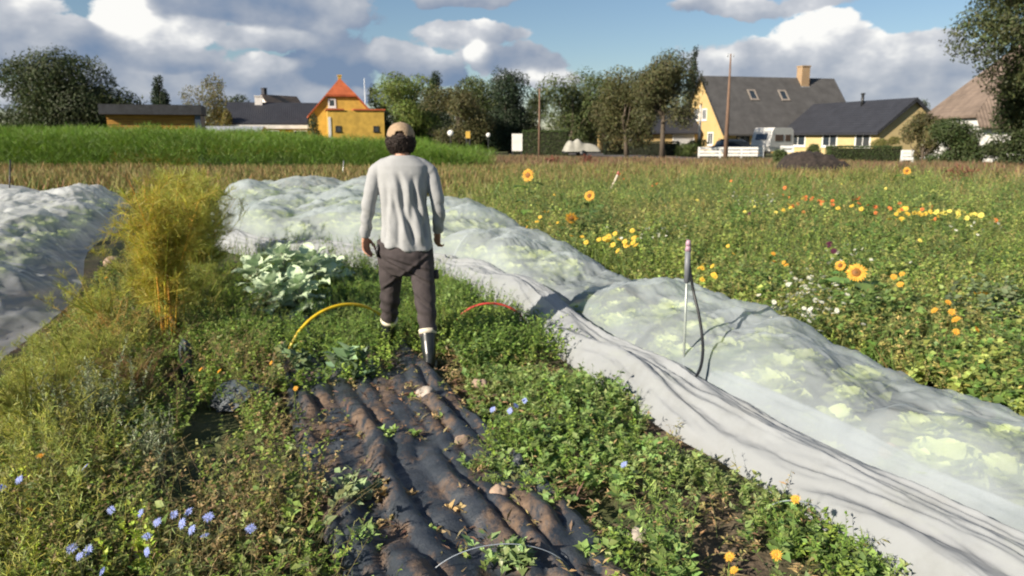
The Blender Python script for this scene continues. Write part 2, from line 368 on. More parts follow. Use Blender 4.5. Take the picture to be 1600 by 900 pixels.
# ------------------------------------------------------------------ the ground, the field's own directions, the road
SX, SY, TX, TY = .932, .363, -.363, .932            # S runs across the beds, T along them
def st(S, T, z=0.0): return np.stack([SX * np.asarray(S) + TX * np.asarray(T), SY * np.asarray(S) + TY * np.asarray(T), np.zeros_like(np.asarray(S) + np.asarray(T), float) + z], -1)
def to_st(x, y): return SX * x + SY * y, TX * x + TY * y
def ground_mat():
    m, t, p = newmat('field_soil'); L = t.links.new
    tc = t.nodes.new('ShaderNodeTexCoord')
    def noise(sc, d):
        n = t.nodes.new('ShaderNodeTexNoise'); n.inputs['Scale'].default_value = sc; n.inputs['Detail'].default_value = d; L(tc.outputs['Object'], n.inputs['Vector']); return n.outputs['Fac']
    def ramp(f, *st_):
        r = t.nodes.new('ShaderNodeValToRGB'); L(f, r.inputs[0])
        while len(r.color_ramp.elements) < len(st_): r.color_ramp.elements.new(.5)
        for e, (ps, c) in zip(r.color_ramp.elements, st_): e.position = ps; e.color = (*c, 1)
        return r.outputs[0]
    soil = ramp(noise(14, 8), (.3, (.045, .032, .022)), (.5, (.10, .072, .048)), (.7, (.17, .125, .085)))
    grass = ramp(noise(3, 8), (.3, (.035, .05, .014)), (.55, (.075, .085, .026)), (.75, (.13, .115, .05)))
    mk = ramp(noise(.9, 5), (.42, (0, 0, 0)), (.58, (1, 1, 1)))
    # beyond the beds the ground is grown over
    ln = t.nodes.new('ShaderNodeVectorMath'); ln.operation = 'LENGTH'; L(tc.outputs['Object'], ln.inputs[0])
    mr = t.nodes.new('ShaderNodeMapRange'); L(ln.outputs['Value'], mr.inputs[0]); mr.inputs['From Min'].default_value = 9; mr.inputs['From Max'].default_value = 16
    mm = t.nodes.new('ShaderNodeMath'); mm.operation = 'MAXIMUM'; L(mk, mm.inputs[0]); L(mr.outputs[0], mm.inputs[1])
    mx = t.nodes.new('ShaderNodeMixRGB'); L(mm.outputs[0], mx.inputs[0]); L(soil, mx.inputs[1]); L(grass, mx.inputs[2])
    L(mx.outputs[0], p.inputs['Base Color']); p.inputs['Roughness'].default_value = .95
    b = t.nodes.new('ShaderNodeBump'); b.inputs['Strength'].default_value = .7; b.inputs['Distance'].default_value = .03; L(noise(30, 6), b.inputs['Height']); L(b.outputs[0], p.inputs['Normal'])
    return m
g = np.sinh(np.linspace(-7.6, 7.6, 241)) * 2.0
GX, GY = np.meshgrid(g, g + 6, indexing='ij')
near = np.exp(-(np.hypot(GX, GY - 6) / 40) ** 2)
GZ = (fbm(GX * 1.4, GY * 1.4, 3, 4) - .62) * .07 * near - .012
gm = MB(); gm.grid(np.stack([GX, GY, GZ], -1)); tag(gm.build('ground', ground_mat()), kind='structure')

def strip(name, pts, wid, z, mat):          # a sheet along a line on the ground
    p = np.array(pts, float); q = []
    d = unit(np.gradient(p, axis=0)); n_ = np.stack([-d[:, 1], d[:, 0]], 1)
    Pm = np.stack([np.c_[p - n_ * wid / 2, np.full(len(p), z)], np.c_[p, np.full(len(p), z)], np.c_[p + n_ * wid / 2, np.full(len(p), z)]], 0)
    m = MB(); m.grid(Pm); return m.build(name, mat)
RP = [on(x, y).xy[:] for x, y in ((1700, 279), (1500, 270), (1300, 262), (1180, 254), (1060, 248))]
RP = np.array(RP); ext0 = RP[0] + (RP[0] - RP[1]) * 4; ext1 = RP[-1] + (RP[-1] - RP[-2]) * 3
ASPH = M_plain('worn_asphalt', (.10, .095, .098), .9, .2, 2.5, .2)
tag(strip('road', [ext0, *RP, ext1], 4.6, .022, ASPH), kind='structure')
EDGE = M_plain('road_verge_gravel', (.17, .145, .12), .95, .35, 5, .3)
tag(strip('road_verge', [ext0, *RP, ext1], 6.4, .016, EDGE), kind='structure')

# ------------------------------------------------------------------ houses
def M_tile(name, c, row=.32, var=.25, rough=.8, corr=0.0):
    m, t, p = newmat(name); L = t.links.new
    tc = t.nodes.new('ShaderNodeTexCoord')
    n = t.nodes.new('ShaderNodeTexNoise'); n.inputs['Scale'].default_value = 1.1; n.inputs['Detail'].default_value = 8; n.inputs['Roughness'].default_value = .7; L(tc.outputs['Object'], n.inputs['Vector'])
    r = t.nodes.new('ShaderNodeValToRGB'); L(n.outputs['Fac'], r.inputs[0])
    r.color_ramp.elements[0].position = .33; r.color_ramp.elements[0].color = (*[x * (1 - var) for x in c], 1)
    r.color_ramp.elements[1].position = .68; r.color_ramp.elements[1].color = (*[min(1, x * (1 + var)) for x in c], 1)
    w = t.nodes.new('ShaderNodeTexWave'); w.wave_type = 'BANDS'; w.bands_direction = 'Z'; w.inputs['Scale'].default_value = .5 / row; L(tc.outputs['Object'], w.inputs['Vector'])
    w2 = t.nodes.new('ShaderNodeTexWave'); w2.bands_direction = 'X'; w2.inputs['Scale'].default_value = 1.4; L(tc.outputs['Object'], w2.inputs['Vector'])
    ad = t.nodes.new('ShaderNodeMath'); L(w.outputs['Fac'], ad.inputs[0]); L(w2.outputs['Fac'], ad.inputs[1])
    b = t.nodes.new('ShaderNodeBump'); b.inputs['Strength'].default_value = .6; b.inputs['Distance'].default_value = .04; L(ad.outputs[0], b.inputs['Height'])
    L(b.outputs[0], p.inputs['Normal']); L(r.outputs[0], p.inputs['Base Color']); p.inputs['Roughness'].default_value = rough
    p.inputs['Specular IOR Level'].default_value = .35
    return m
YELLOW = M_plain('ochre_plaster', (.56, .355, .065), .9, .16, 1.3)
BRICK_Y = M_brick('yellow_brick', (.55, .36, .10), (.48, .31, .09), (.46, .38, .24))
BRICK_P = M_brick('pale_yellow_brick', (.56, .42, .17), (.5, .37, .14), (.5, .43, .28))
ROOF_G = M_tile('grey_roof_sheets', (.075, .073, .072)); ROOF_N = M_tile('dark_roof_tiles', (.030, .032, .040), .34, .2, .6)
ROOF_R = M_tile('red_clay_tiles', (.38, .095, .035)); ROOF_B = M_tile('mossy_brown_thatch', (.19, .145, .115), .5, .3, .95)
CREAM = M_plain('lime_wash', (.70, .69, .66), .85, .1, 1.2)
WOODD = M_plain('dark_stained_wood', (.030, .032, .038), .7, .3, 5, .3); ZINC = M_plain('grey_zinc', (.36, .38, .40), .5, .15, 4)

def wall_window(parent, P0, ux, un, w, h, frame=WHITE, pane=GLASS, bars=(1, 0), t=.09):
    """a window on a wall: P0 its lower middle, ux along the wall, un out of the wall"""
    ux = np.array(ux, float); un = np.array(un, float); uz = np.array((0, 0, 1.0))
    if abs(un[2]) > .2: uz = np.cross(un, ux); uz = uz * (1 if uz[2] > 0 else -1)
    P0 = np.array(P0, float)
    def b(mb, x0, x1, z0, z1, d0, d1):
        v = [P0 + ux * x + uz * z + un * d for z in (z0, z1) for d in (d1, d0) for x in (x0, x1)]
        mb.add(v, [(0, 2, 3, 1), (4, 5, 7, 6), (0, 1, 5, 4), (1, 3, 7, 5), (3, 2, 6, 7), (2, 0, 4, 6)])
    f = MB()
    b(f, -w / 2, -w / 2 + t, 0, h, -.02, .06); b(f, w / 2 - t, w / 2, 0, h, -.02, .06)
    b(f, -w / 2 + t, w / 2 - t, 0, t, -.02, .058); b(f, -w / 2 + t, w / 2 - t, h - t, h, -.02, .058)
    for k in range(bars[0]):
        x = -w / 2 + w * (k + 1) / (bars[0] + 1); b(f, x - .03, x + .03, t, h - t, -.02, .05)
    for k in range(bars[1]):
        z = h * (k + 1) / (bars[1] + 1); b(f, -w / 2 + t, w / 2 - t, z - .025, z + .025, -.02, .045)
    fr = f.build('window', frame, parent, True)
    p = MB(); b(p, -w / 2 + t, w / 2 - t, t, h - t, -.01, .02); p.build('pane', pane, fr, True)
    s = MB(); b(s, -w / 2 - .06, w / 2 + .06, -.07, -.002, -.02, .10); s.build('sill', frame, fr, True)
    return fr
def gable_house(name, label, loc, rz, L, Wd, he, hr, wall, roof, hip=(0, 0), over=.35, cat='house', group=None, gutter=ZINC):
    """ridge along local x; front wall at y = -Wd/2. hip = how far down from the ridge each end is hipped (metres)"""
    o = empty(name, loc, rz, label, cat, group)
    x0, x1, y0, y1 = -L / 2, L / 2, -Wd / 2, Wd / 2; sl = (hr - he) / (Wd / 2)
    w = MB()
    for q in (((x0, y0, 0), (x1, y0, 0), (x1, y0, he), (x0, y0, he)), ((x0, y1, 0), (x1, y1, 0), (x1, y1, he), (x0, y1, he))): w.add(q, [(0, 1, 2, 3)])
    for x, hp in ((x0, hip[0]), (x1, hip[1])):
        top = hr - hp - .05; yw = max(.01, (hr - .05 - top) / sl)
        v = [(x, y0, 0), (x, y1, 0), (x, y1, he - .03), (x, yw, top), (x, -yw, top), (x, y0, he - .03)]
        w.add(v, [(0, 1, 2, 5)], [(5, 2, 3), (5, 3, 4)])
    wo = w.build('wall', wall, o, True)
    r = MB(); up = (0, 0, .20)
    ov = over; ze = he - ov * sl
    a0 = x0 - .25; a1 = x1 + .25
    i0 = hip[0] * .9; i1 = hip[1] * .9
    for sg in (-1, 1):
        ye = sg * (Wd / 2 + ov)
        poly = [(a0, ye, ze), (a1, ye, ze)]
        if hip[1]: yh = sg * hip[1] / sl; poly += [(a1, yh, hr - hip[1]), (a1 - i1, 0, hr)]
        else: poly += [(a1, 0, hr)]
        if hip[0]: yh = sg * hip[0] / sl; poly += [(a0 + i0, 0, hr), (a0, yh, hr - hip[0])]
        else: poly += [(a0, 0, hr)]
        r.slab(poly if sg < 0 else poly[::-1], up)
    for hp, a, ii, s_ in ((hip[0], a0, i0, 1), (hip[1], a1, -i1, -1)):
        if hp: yh = hp / sl; r.slab([(a, -yh, hr - hp), (a, yh, hr - hp), (a + ii, 0, hr)], (-.03 * s_, 0, .195))
    r.tube([(a0 + i0 - .02, 0, hr + .19), (a1 - i1 + .02, 0, hr + .19)], .11, 8)
    ro = r.build('roof', roof, o, True)
    for sg in (-1, 1): gt = MB(); gt.tube([(a0, sg * (Wd / 2 + ov + .06), ze + .10), (a1, sg * (Wd / 2 + ov + .06), ze + .10)], .065, 8); gt.build('gutter', gutter, o)
    return o, ro
def chimney(ro, x, y, zb, zt, w, mat, cap=True):
    c = MB(); c.box(x - w / 2, x + w / 2, y - w / 2, y + w / 2, zb, zt)
    if cap: c.box(x - w / 2 - .06, x + w / 2 + .06, y - w / 2 - .06, y + w / 2 + .06, zt + .002, zt + .12)
    return c.build('chimney', mat, ro, True)

# A: the large yellow brick house with the long grey roof
cA = np.array(at(1130, 214, 78).xy[:]); a = np.array((.967, .258)); gd = np.array((-.258, .967)); L_, W_ = 15.6, 9.4
ctr = cA + a * L_ / 2 + gd * W_ / 2
hA, rA = gable_house('brick_house', 'tall yellow brick house with a long grey roof and two skylights', (*ctr, 0), math.atan2(.258, .967), L_, W_, 2.35, 7.7, BRICK_Y, ROOF_G, over=.5)
chimney(rA, 3.9, -.35, 5.6, 9.0, .95, M_brick('brown_brick', (.36, .22, .10), (.30, .17, .08), (.34, .28, .2)))
fl = MB(); fl.box(3.9 - .53, 3.9 + .53, -.88, .18, 6.2, 6.95); fl.build('chimney_flashing', ZINC, rA, True)
sl_ = (7.7 - 2.35) / 4.7; nA = np.array((0, -sl_, 1)) / math.hypot(1, sl_)
for x in (-2.9, .75):
    y = -2.2; z = 7.7 + y * sl_ + .20
    wall_window(rA, np.array((x, y, z)) + nA * .0, (1, 0, 0), nA, .95, 1.45, M_plain('beige_flashing', (.27, .235, .20), .6), GLASS, (0, 0), .17)
for y, z, w, h in ((-.75, 3.35, .95, 1.2), (.95, 3.35, .95, 1.2), (-2.2, .8, 1.15, 1.35), (2.3, .8, 1.25, 1.35)):
    wall_window(hA, (-L_ / 2, y, z), (0, 1, 0), (-1, 0, 0), w, h, WHITE, GLASS, (1, 0), .13)
for x, w, z, h in ((-3.0, 1.2, .02, 2.0), (-5.6, 1.5, .9, 1.1), (1.5, 2.2, .9, 1.1)):
    wall_window(hA, (x, -W_ / 2, z), (1, 0, 0), (0, -1, 0), w, h, WOODD, GLASS, (1, 0), .1)
bg = MB()
for sg in (-1, 1): bg.slab([(-L_ / 2 - .27, sg * (W_ / 2 + .5), 1.78), (-L_ / 2 - .27, sg * (W_ / 2 + .5), 2.03), (-L_ / 2 - .27, 0, 7.93), (-L_ / 2 - .27, 0, 7.66)], (-.05, 0, 0))
bg.build('bargeboard', WOODD, hA, True)
# B: the low house with the dark navy roof
cB = np.array(at(1374, 214, 66.5).xy[:]); ax = np.array((.25, -.968)); by = np.array((.968, .25)); L_, W_ = 13.6, 6.4
ctr = cB - ax * L_ / 2 + by * W_ / 2
hB, rB = gable_house('bungalow', 'low pale yellow brick bungalow with a dark navy pitched roof', (*ctr, 0), math.atan2(-.968, .25), L_, W_, 2.2, 4.75, BRICK_P, ROOF_N, over=.45)
for x, w, z, h in ((-4.6, 2.5, .75, 1.3), (.3, 2.2, .75, 1.35), (4.8, 2.0, .75, 1.35)):
    wall_window(hB, (x, -W_ / 2, z), (1, 0, 0), (0, -1, 0), w, h, WHITE, GLASS, (1, 0), .14)
pp = MB(); pp.tube([(.9, -.5, 4.3), (.9, -.5, 5.5)], .13, 10); pp.tube([(.9, -.5, 5.5), (.9, -.5, 5.62)], .2, 10); pp.build('flue_pipe', DARK, rB)
fb = MB()
for sg in (-1, 1): fb.slab([(L_ / 2 + .26, sg * (W_ / 2 + .45), 1.86), (L_ / 2 + .26, sg * (W_ / 2 + .45), 2.14), (L_ / 2 + .26, 0, 4.97), (L_ / 2 + .26, 0, 4.6)], (.05, 0, 0))
fb.build('bargeboard', WOODD, hB, True)
# C: the brown roofed white house at the right
pC = at(1545, 214, 52)
hC, rC = gable_house('cottage', 'white washed cottage with a steep mossy brown roof beside the large tree', (pC.x + 7.0, pC.y + 4.2, 0), R(-6), 14.0, 9, 2.9, 8.3, CREAM, ROOF_B, hip=(5.38, 5.38), over=.55)
wall_window(hC, (-3.05, -4.5, .45), (1, 0, 0), (0, -1, 0), 1.35, 1.95, WHITE, M_plain('curtained_pane', (.30, .27, .20), .25, .2, 3), (0, 0), .26)
wall_window(hC, (-.4, -4.5, .75), (1, 0, 0), (0, -1, 0), 1.1, 1.35, WHITE, GLASS, (1, 0), .14)
# D: ochre house with the red half-hipped roof and the parapet block in front
pD = at(532, 214, 81)
def local(o, px, py, Y):
    p = at(px, py, Y); v = Matrix.Rotation(-o.rotation_euler.z, 3, 'Z') @ (p - Vector(o.location)); return v
dD = Vector((pD.x, pD.y, 0)).normalized()
rzD = math.atan2(dD.y, dD.x) + R(3)
hD, rD = gable_house('ochre_house', 'bright ochre plastered house with a steep red tiled roof', (pD.x + dD.x * 4.6, pD.y + dD.y * 4.6, 0), rzD, 9.0, 6.3, 3.9, 7.45, YELLOW, ROOF_R, hip=(1.75, 0), over=.22)
wall_window(hD, (-4.5, .95, 4.62), (0, 1, 0), (-1, 0, 0), .78, .9, WHITE, GLASS, (0, 0), .15)
ck = MB(); ck.box(-5.06, -4.52, -.8, .7, 4.6, 4.7); chimney(rD, -3.0, 0, 7.0, 7.86, .34, YELLOW)
bl = MB(); bl.box(-7.0, -4.55, -4.05, 1.55, 0, 4.25); bo = bl.build('front_wing', YELLOW, hD, True)
cp = MB(); cp.box(-7.12, -4.5, -4.17, -1.0, 4.252, 4.42); cp.box(-7.12, -4.5, -.1, 1.67, 4.252, 4.42); cp.build('coping', ROOF_R, bo, True)
for y in (.55, -3.2): wall_window(bo, (-7.0, y, 2.2), (0, 1, 0), (-1, 0, 0), .55, .55, WOODD, GLASS, (0, 0), .07)
ck = MB(); ck.box(-7.06, -7.0, 1.25, 1.52, 0, 3.6); ck.build('downpipe', CREAM, bo, True)
# E: the long dark roof left of it, with the little house behind
pE = at(425, 214, 88)
hE, rE = gable_house('farmhouse', 'long low ochre farmhouse with a black roof and a white chimney', (pE.x, pE.y + 3, 0), R(14), 10.6, 8, 3.2, 5.35, YELLOW, ROOF_N, over=.5)
chimney(rE, -2.1, -.2, 4.9, 6.15, .8, CREAM)
for x in (-3.4, -.6, 2.4): wall_window(hE, (x, -4, .9), (1, 0, 0), (0, -1, 0), 1.5, 1.5, WHITE, GLASS, (1, 0), .1)
fc = MB(); fc.box(-5.6, 5.5, -4.62, -4.56, 2.55, 2.95); fc.build('fascia', CREAM, hE, True)
pG = at(440, 214, 125)
hG, rG = gable_house('distant_house', 'small grey roofed house peeping over the black roof', (pG.x, pG.y, 0), R(60), 7, 6, 4.6, 7.9, CREAM, ROOF_B)
chimney(rG, -2.6, .5, 7.3, 9.0, .6, M_plain('dark_chimney', (.05, .05, .06), .9))
# low annex between the shed and the farmhouse
pK = at(360, 214, 78)
hK, rK = gable_house('annex', 'low ochre outbuilding with a flat grey roof edge behind the asparagus', (pK.x, pK.y, 0), R(8), 6.2, 3, 2.2, 2.5, YELLOW, ZINC, over=.3, cat='outbuilding')
# shed by the big tree
pS = at(252, 214, 47)
sh = empty('shed', (pS.x, pS.y, 0), R(17), 'ochre plank shed with a flat black roof beside the broad dark tree', 'shed')
SHW = M_plain('ochre_planks', (.42, .21, .035), .85, .3, 2.2, .2, stretch=(.4, 1, 6))
m = MB(); m.box(-2.6, 2.1, -1.5, 1.5, 0, 2.92); m.build('wall', SHW, sh, True)
m = MB(); m.box(-2.9, 2.5, -1.9, 1.8, 2.922, 3.48); m.build('roof', WOODD, sh, True)
m = MB(); m.box(2.103, 2.42, -1.72, 1.4, 0, 2.90); m.build('side_panel', M_plain('slate_blue_panel', (.055, .075, .105), .5, .2, 4), sh, True)
m = MB()
for k in range(9): m.box(-2.6, 2.1, -1.525, -1.502, .25 + k * .3, .262 + k * .3)
m.build('plank_joint', WOODD, sh, True)
# carport roof left of house A
pQ = at(1010, 214, 84)
hQ, rQ = gable_house('garage', 'low yellow brick garage with a dark roof half hidden behind the road trees', (pQ.x, pQ.y, 0), R(12), 9, 6, 2.25, 4.6, BRICK_Y, ROOF_N, over=.4, cat='garage')
wall_window(hQ, (-2.9, -3, .9), (1, 0, 0), (0, -1, 0), 1.1, 1.2, WHITE, GLASS, (1, 0), .1)
wall_window(hQ, (2.9, -3, .02), (1, 0, 0), (0, -1, 0), 2.4, 2.0, WHITE, M_plain('garage_door', (.5, .5, .5), .6), (0, 3), .1)

# ------------------------------------------------------------------ trees and hedges
def tree(name, label, px, top, wpx, Y, col, n=7000, leaf=.2, lobes=9, trunk=.2, tr_h=.3, shape='round', group=None, cat='tree', squash=1.0, sparse=0.0, seed=0, gap=.32, off=0.0, wid_y=1.0):
    r_ = np.random.default_rng(seed + 100); n = int(n * 1.45)
    p = at(px, top, Y); zc = Y * math.cos(PITCH) + (CAM_H - p.z) * math.sin(PITCH)
    H = p.z; Rr = wpx / 2 / FPX * zc
    o = empty(name, (p.x, p.y, 0), 0, label, cat, group)
    zb = H * tr_h; cz = (H + zb) / 2; hz = (H - zb) / 2
    lc = []; lr = []
    for k in range(lobes * 3):
        if len(lc) >= lobes: break
        v = r_.normal(size=3); v = v / np.linalg.norm(v) * r_.uniform(.25, .78) ** .8
        if shape == 'cone':
            zz = r_.uniform(-.95, .9); f = (1 - (zz + 1) / 2) * .75 + .05; an = r_.uniform(0, 6.28); v = np.array([math.cos(an) * f * .75, math.sin(an) * f * .75, zz])
            rad = .16 + .32 * (1 - (zz + 1) / 2)
        elif shape == 'column':
            v = np.array([v[0] * .5, v[1] * .5, r_.uniform(-.8, .8)]); rad = r_.uniform(.3, .45)
        else:
            zz = r_.uniform(-.8, .72); an = r_.uniform(0, 6.28); f = math.sqrt(r_.random()) * .72 * math.sqrt(1 - max(0, zz) ** 2) * (1 if zz > -.3 else .9); v = np.array([math.cos(an) * f, math.sin(an) * f, zz]); rad = r_.uniform(.28, .44)
        lc.append(v); lr.append(rad)
    lc = np.array(lc); lr = np.array(lr)
    per = r_.multinomial(n, lr ** 2 / (lr ** 2).sum()); pos = []; nor = []; shade = []
    for c, rad, m_ in zip(lc, lr, per):
        d = unit(r_.normal(size=(m_, 3))); rr = rad * (1 - .55 * r_.random(m_) ** 2.2) * (1 + .25 * (r_.random(m_) - .3))
        # ragged outline and holes: whole twigs missing
        kk = fbm(d[:, 0] * 2.6 + c[0] * 9 + 5, d[:, 1] * 2.6 + d[:, 2] * 2.1 + c[2] * 7, seed, 3)
        keep = kk > gap - .07
        pos.append((c + d * (rr * (.8 + .55 * kk))[:, None])[keep]); nor.append(d[keep]); shade.append(np.full(keep.sum(), r_.normal()))
    pos = np.vstack(pos); nor = np.vstack(nor); shade = np.concatenate(shade)
    pos = pos * np.array([Rr, Rr * wid_y, hz]) * np.array([1.08, 1.0, 1.06]); pos[:, 2] += cz
    pos = pos[(pos[:, 2] > zb * .55)]; N = len(pos); nor = nor[:N]; shade = shade[:N]
    ax = r_.normal(size=(N, 3)); ax = unit(ax - .75 * nor * (ax * nor).sum(1, keepdims=True) + np.array([0, 0, -.35]) + .25 * nor); up = unit(nor + np.array([0, 0, .35]) + .42 * r_.normal(size=(N, 3)))
    cc = np.asarray(col, float) * (1 + .10 * shade[:, None]) * (1 + .22 * r_.normal(size=(N, 1)).clip(-2, 2)) * (1 + .09 * r_.normal(size=(N, 3)).clip(-2, 2))
    m = MB(); m.leaves(T_SPRAY, pos, ax, up, leaf * 1.12 * r_.uniform(.6, 1.35, N), np.clip(cc, .004, .9)); m.build('crown', TREE, o)
    t_ = MB(); lean = r_.normal(size=2) * .03 * H
    pts = [(0, 0, -.1), (lean[0] * .3, lean[1] * .3, zb * .6), (lean[0] * .8, lean[1] * .8, zb + hz * .5), (lean[0], lean[1], zb + hz * 1.35)]
    t_.tube(pts, [trunk * 1.25, trunk, trunk * .7, trunk * .15], 9)
    for k in range(min(lobes, 9)):
        e = lc[k] * np.array([Rr, Rr * wid_y, hz]) + np.array([0, 0, cz]); s = np.array(pts[1]) * .4 + np.array(pts[2]) * .6; s[2] = min(s[2], max(zb * .7, e[2] - .3 * hz)); mid = (s + e) / 2 + r_.normal(size=3) * .06 * H
        t_.tube([s, mid, e], [trunk * .5, trunk * .33, trunk * .08], 6)
    t_.build('trunk', BARK, o)
    return o
DKG = (.030, .042, .014); MDG = (.050, .066, .018); LIME = (.085, .115, .018); OLV = (.066, .064, .022); BRN = (.070, .060, .026); CON = (.022, .036, .018); YEL = (.13, .115, .028)
tree('broad_tree', 'broad dark green tree filling the left edge beside the shed', 82, 90, 214, 52, (.034, .047, .016), 44000, .20, 26, .35, .02, seed=1, gap=.24)
tree('conifer', 'small dark conifer standing alone above the shed roof', 246, 119, 44.0, 100, CON, 4200, .3, 14, .2, .12, 'cone', seed=2)
tree('ash_tree', 'thin yellowing tree with see through crown right of the conifer', 312, 122, 84.0, 92, (.10, .092, .03), 4200, .26, 10, .2, .2, seed=3, gap=.42)
tree('garden_bush', 'bright yellow leaved shrub at the end of the black roof', 352, 165, 30.0, 86, YEL, 1800, .22, 6, .1, .1, seed=4, cat='shrub')
tree('garden_tree', 'low dark green tree between the ash and the black roof', 366, 148, 60.0, 104, DKG, 3200, .3, 8, .2, .15, seed=5)
tree('lime_tree', 'rounded bright lime green tree next to the ochre house', 628, 122, 118, 84, LIME, 8500, .26, 12, .22, .12, seed=6, gap=.24)
tree('dark_tree', 'narrow dark tree squeezed between ochre house and lime tree', 588, 138, 51, 92, DKG, 3200, .28, 8, .2, .1, seed=7)
tree('spruce', 'pointed dark spruce rising behind the lime tree', 681, 115, 59, 105, CON, 5000, .3, 16, .22, .1, 'cone', seed=8)
tree('hazel_tree', 'dull brownish green tree above the white round sign', 716, 132, 118, 76, OLV, 7000, .24, 12, .16, .16, seed=9)
tree('oak_tree', 'mid green tree behind the left of the poles', 752, 126, 90, 90, MDG, 5600, .28, 10, .2, .12, seed=10)
tree('alder_tree', 'tall dark oval tree left of the thin brown pole', 797, 110, 95, 82, CON, 8000, .26, 13, .22, .07, 'column', seed=11, gap=.26)
tree('alder_tree', 'low dark tree directly behind the thin brown pole', 838, 142, 67, 92, DKG, 3800, .28, 8, .2, .06, seed=12)
tree('maple_tree', 'large dark green tree behind the clipped roadside hedge', 896, 105, 123, 80, MDG, 9000, .26, 13, .24, .1, seed=13, gap=.30)
tree('willow_tree', 'olive green tree with low hanging crown beside the pale covered trailer', 952, 128, 84, 74, OLV, 6000, .24, 11, .17, .05, seed=14)
tree('birch_tree', 'bushy olive tree on a short pale trunk left of the forked road tree', 983, 108, 108, 66, (.07, .072, .024), 8000, .22, 13, .17, .2, seed=15, gap=.33)
tree('road_tree', 'olive roadside tree with bare pale trunk in front of the yellow gable', 1040, 93, 125, 62, (.062, .064, .024), 11500, .21, 16, .19, .38, seed=16, gap=.33)
tree('slender_spruce', 'slender pointed dark conifer rising behind the roadside tree', 1086, 76, 36.0, 96, CON, 3800, .3, 12, .2, .2, 'cone', seed=17)
tree('thicket_tree', 'dense shadowy tree behind the small white signs', 655, 160, 108, 98, DKG, 5000, .3, 9, .2, .02, seed=18)
tree('thicket_tree', 'dense shadowy tree behind the alders', 775, 158, 128, 104, DKG, 5600, .3, 9, .2, .02, seed=19)
tree('thicket_tree', 'dense shadowy tree behind the covered trailer', 925, 150, 128, 100, DKG, 5600, .3, 9, .2, .02, seed=20)
tree('elm_tree', 'tall leafy tree cut off by the right edge of the picture', 1668, -70, 262, 34, (.040, .050, .016), 24000, .17, 20, .28, .42, seed=21, gap=.36)
tree('elm_sapling', 'dense dark green tree at the right edge standing before the white cottage', 1628, 66, 110, 38, (.036, .050, .016), 9500, .18, 12, .16, .02, seed=22, gap=.30)
tree('roadside_bush', 'large green bush in front of the white cottage wall', 1497, 190, 92.0, 44, (.042, .062, .018), 7500, .15, 12, .08, .0, seed=23, cat='bush', gap=.26)
tree('roadside_bush', 'olive twiggy bush between the bungalow gable and the large green bush', 1447, 182, 62.0, 47, OLV, 4500, .15, 9, .08, .0, seed=24, cat='bush')
tree('roadside_bush', 'low green bush beneath the tree at the right edge', 1572, 222, 78.0, 42, (.04, .055, .018), 4000, .14, 8, .06, .0, seed=25, cat='bush')
tree('rounded_shrub', 'small rounded yellow green shrub above the clipped hedge', 1385, 214, 44.0, 60, (.10, .10, .024), 3200, .12, 7, .06, .0, seed=26, cat='shrub', gap=.2)
tree('front_garden_bush', 'small green bush by the bungalow front windows', 1282, 226, 36.0, 58, MDG, 2400, .12, 6, .05, .0, seed=27, cat='bush')
tree('gable_bush', 'low bright green bush at the foot of the yellow gable', 1082, 220, 50.0, 68, (.06, .085, .02), 3400, .13, 8, .05, .0, seed=28, cat='bush')
tree('bean_tree', 'dark climbing shrub against the left of the ochre house', 487, 180, 36.0, 76, (.035, .045, .016), 2600, .18, 8, .08, .0, seed=29, cat='shrub')
tree('leaning_weed_tree', 'clump of tall green weeds left of the dark soil heap', 1222, 232, 34.0, 39, (.06, .085, .026), 2600, .11, 7, .03, .0, seed=30, cat='weed clump')
tree('distant_oak', 'faint treetop peeping over the bungalow ridge end', 1440, 150, 40.0, 130, DKG, 2000, .34, 7, .2, .1, seed=31)
def hedge(name, label, x0, x1, top, Y, depth, col, n, leaf=.09, rz=0.0):
    a_, b_ = at(x0, 214, Y), at(x1, 214, Y); z = at((x0 + x1) / 2, top, Y).z
    o = empty(name, ((a_.x + b_.x) / 2, Y + depth / 2, 0), rz, label, 'hedge'); Lh = abs(b_.x - a_.x)
    u = rng.uniform(-.5, .5, (n, 3)); f = rng.integers(0, 3, n)
    u[f == 0, 1] = -.5 + .1 * rng.random((f == 0).sum()); u[f == 1, 2] = .5 - .07 * rng.random((f == 1).sum()); s_ = np.sign(u[:, 0]); u[f == 2, 0] = (s_ * .49)[f == 2]
    pos = u * (Lh, depth, z) + (0, 0, z / 2); pos[:, 2] += (fbm(pos[:, 0] * 1.7, pos[:, 1] * 2, 4, 3) - .5) * .14 * (u[:, 2] > .2)
    nor = np.where((f == 0)[:, None], (0, -1, 0), np.where((f == 1)[:, None], (0, 0, 1), np.stack([s_, 0 * s_, 0 * s_], 1)))
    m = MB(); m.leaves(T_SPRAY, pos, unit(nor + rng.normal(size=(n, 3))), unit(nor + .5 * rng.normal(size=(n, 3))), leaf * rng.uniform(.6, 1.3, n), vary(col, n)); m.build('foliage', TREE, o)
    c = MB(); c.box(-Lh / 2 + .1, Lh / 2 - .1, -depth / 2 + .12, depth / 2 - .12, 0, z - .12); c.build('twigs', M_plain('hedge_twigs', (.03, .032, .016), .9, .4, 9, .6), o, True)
hedge('clipped_hedge', 'clipped box hedge in front of the navy roofed bungalow', 1300, 1412, 229, 54, 1.0, (.045, .068, .02), 9000)
hedge('tall_hedge', 'clipped green hedge right of the white panel across the field', 817, 888, 204, 70, 1.2, (.05, .075, .02), 6500, .12)
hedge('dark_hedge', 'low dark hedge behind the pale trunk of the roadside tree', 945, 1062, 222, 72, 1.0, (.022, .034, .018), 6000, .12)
hedge('back_hedge', 'long shadowy hedge under the trees behind the asparagus', 592, 812, 196, 92, 2.0, (.022, .032, .014), 9000, .22)

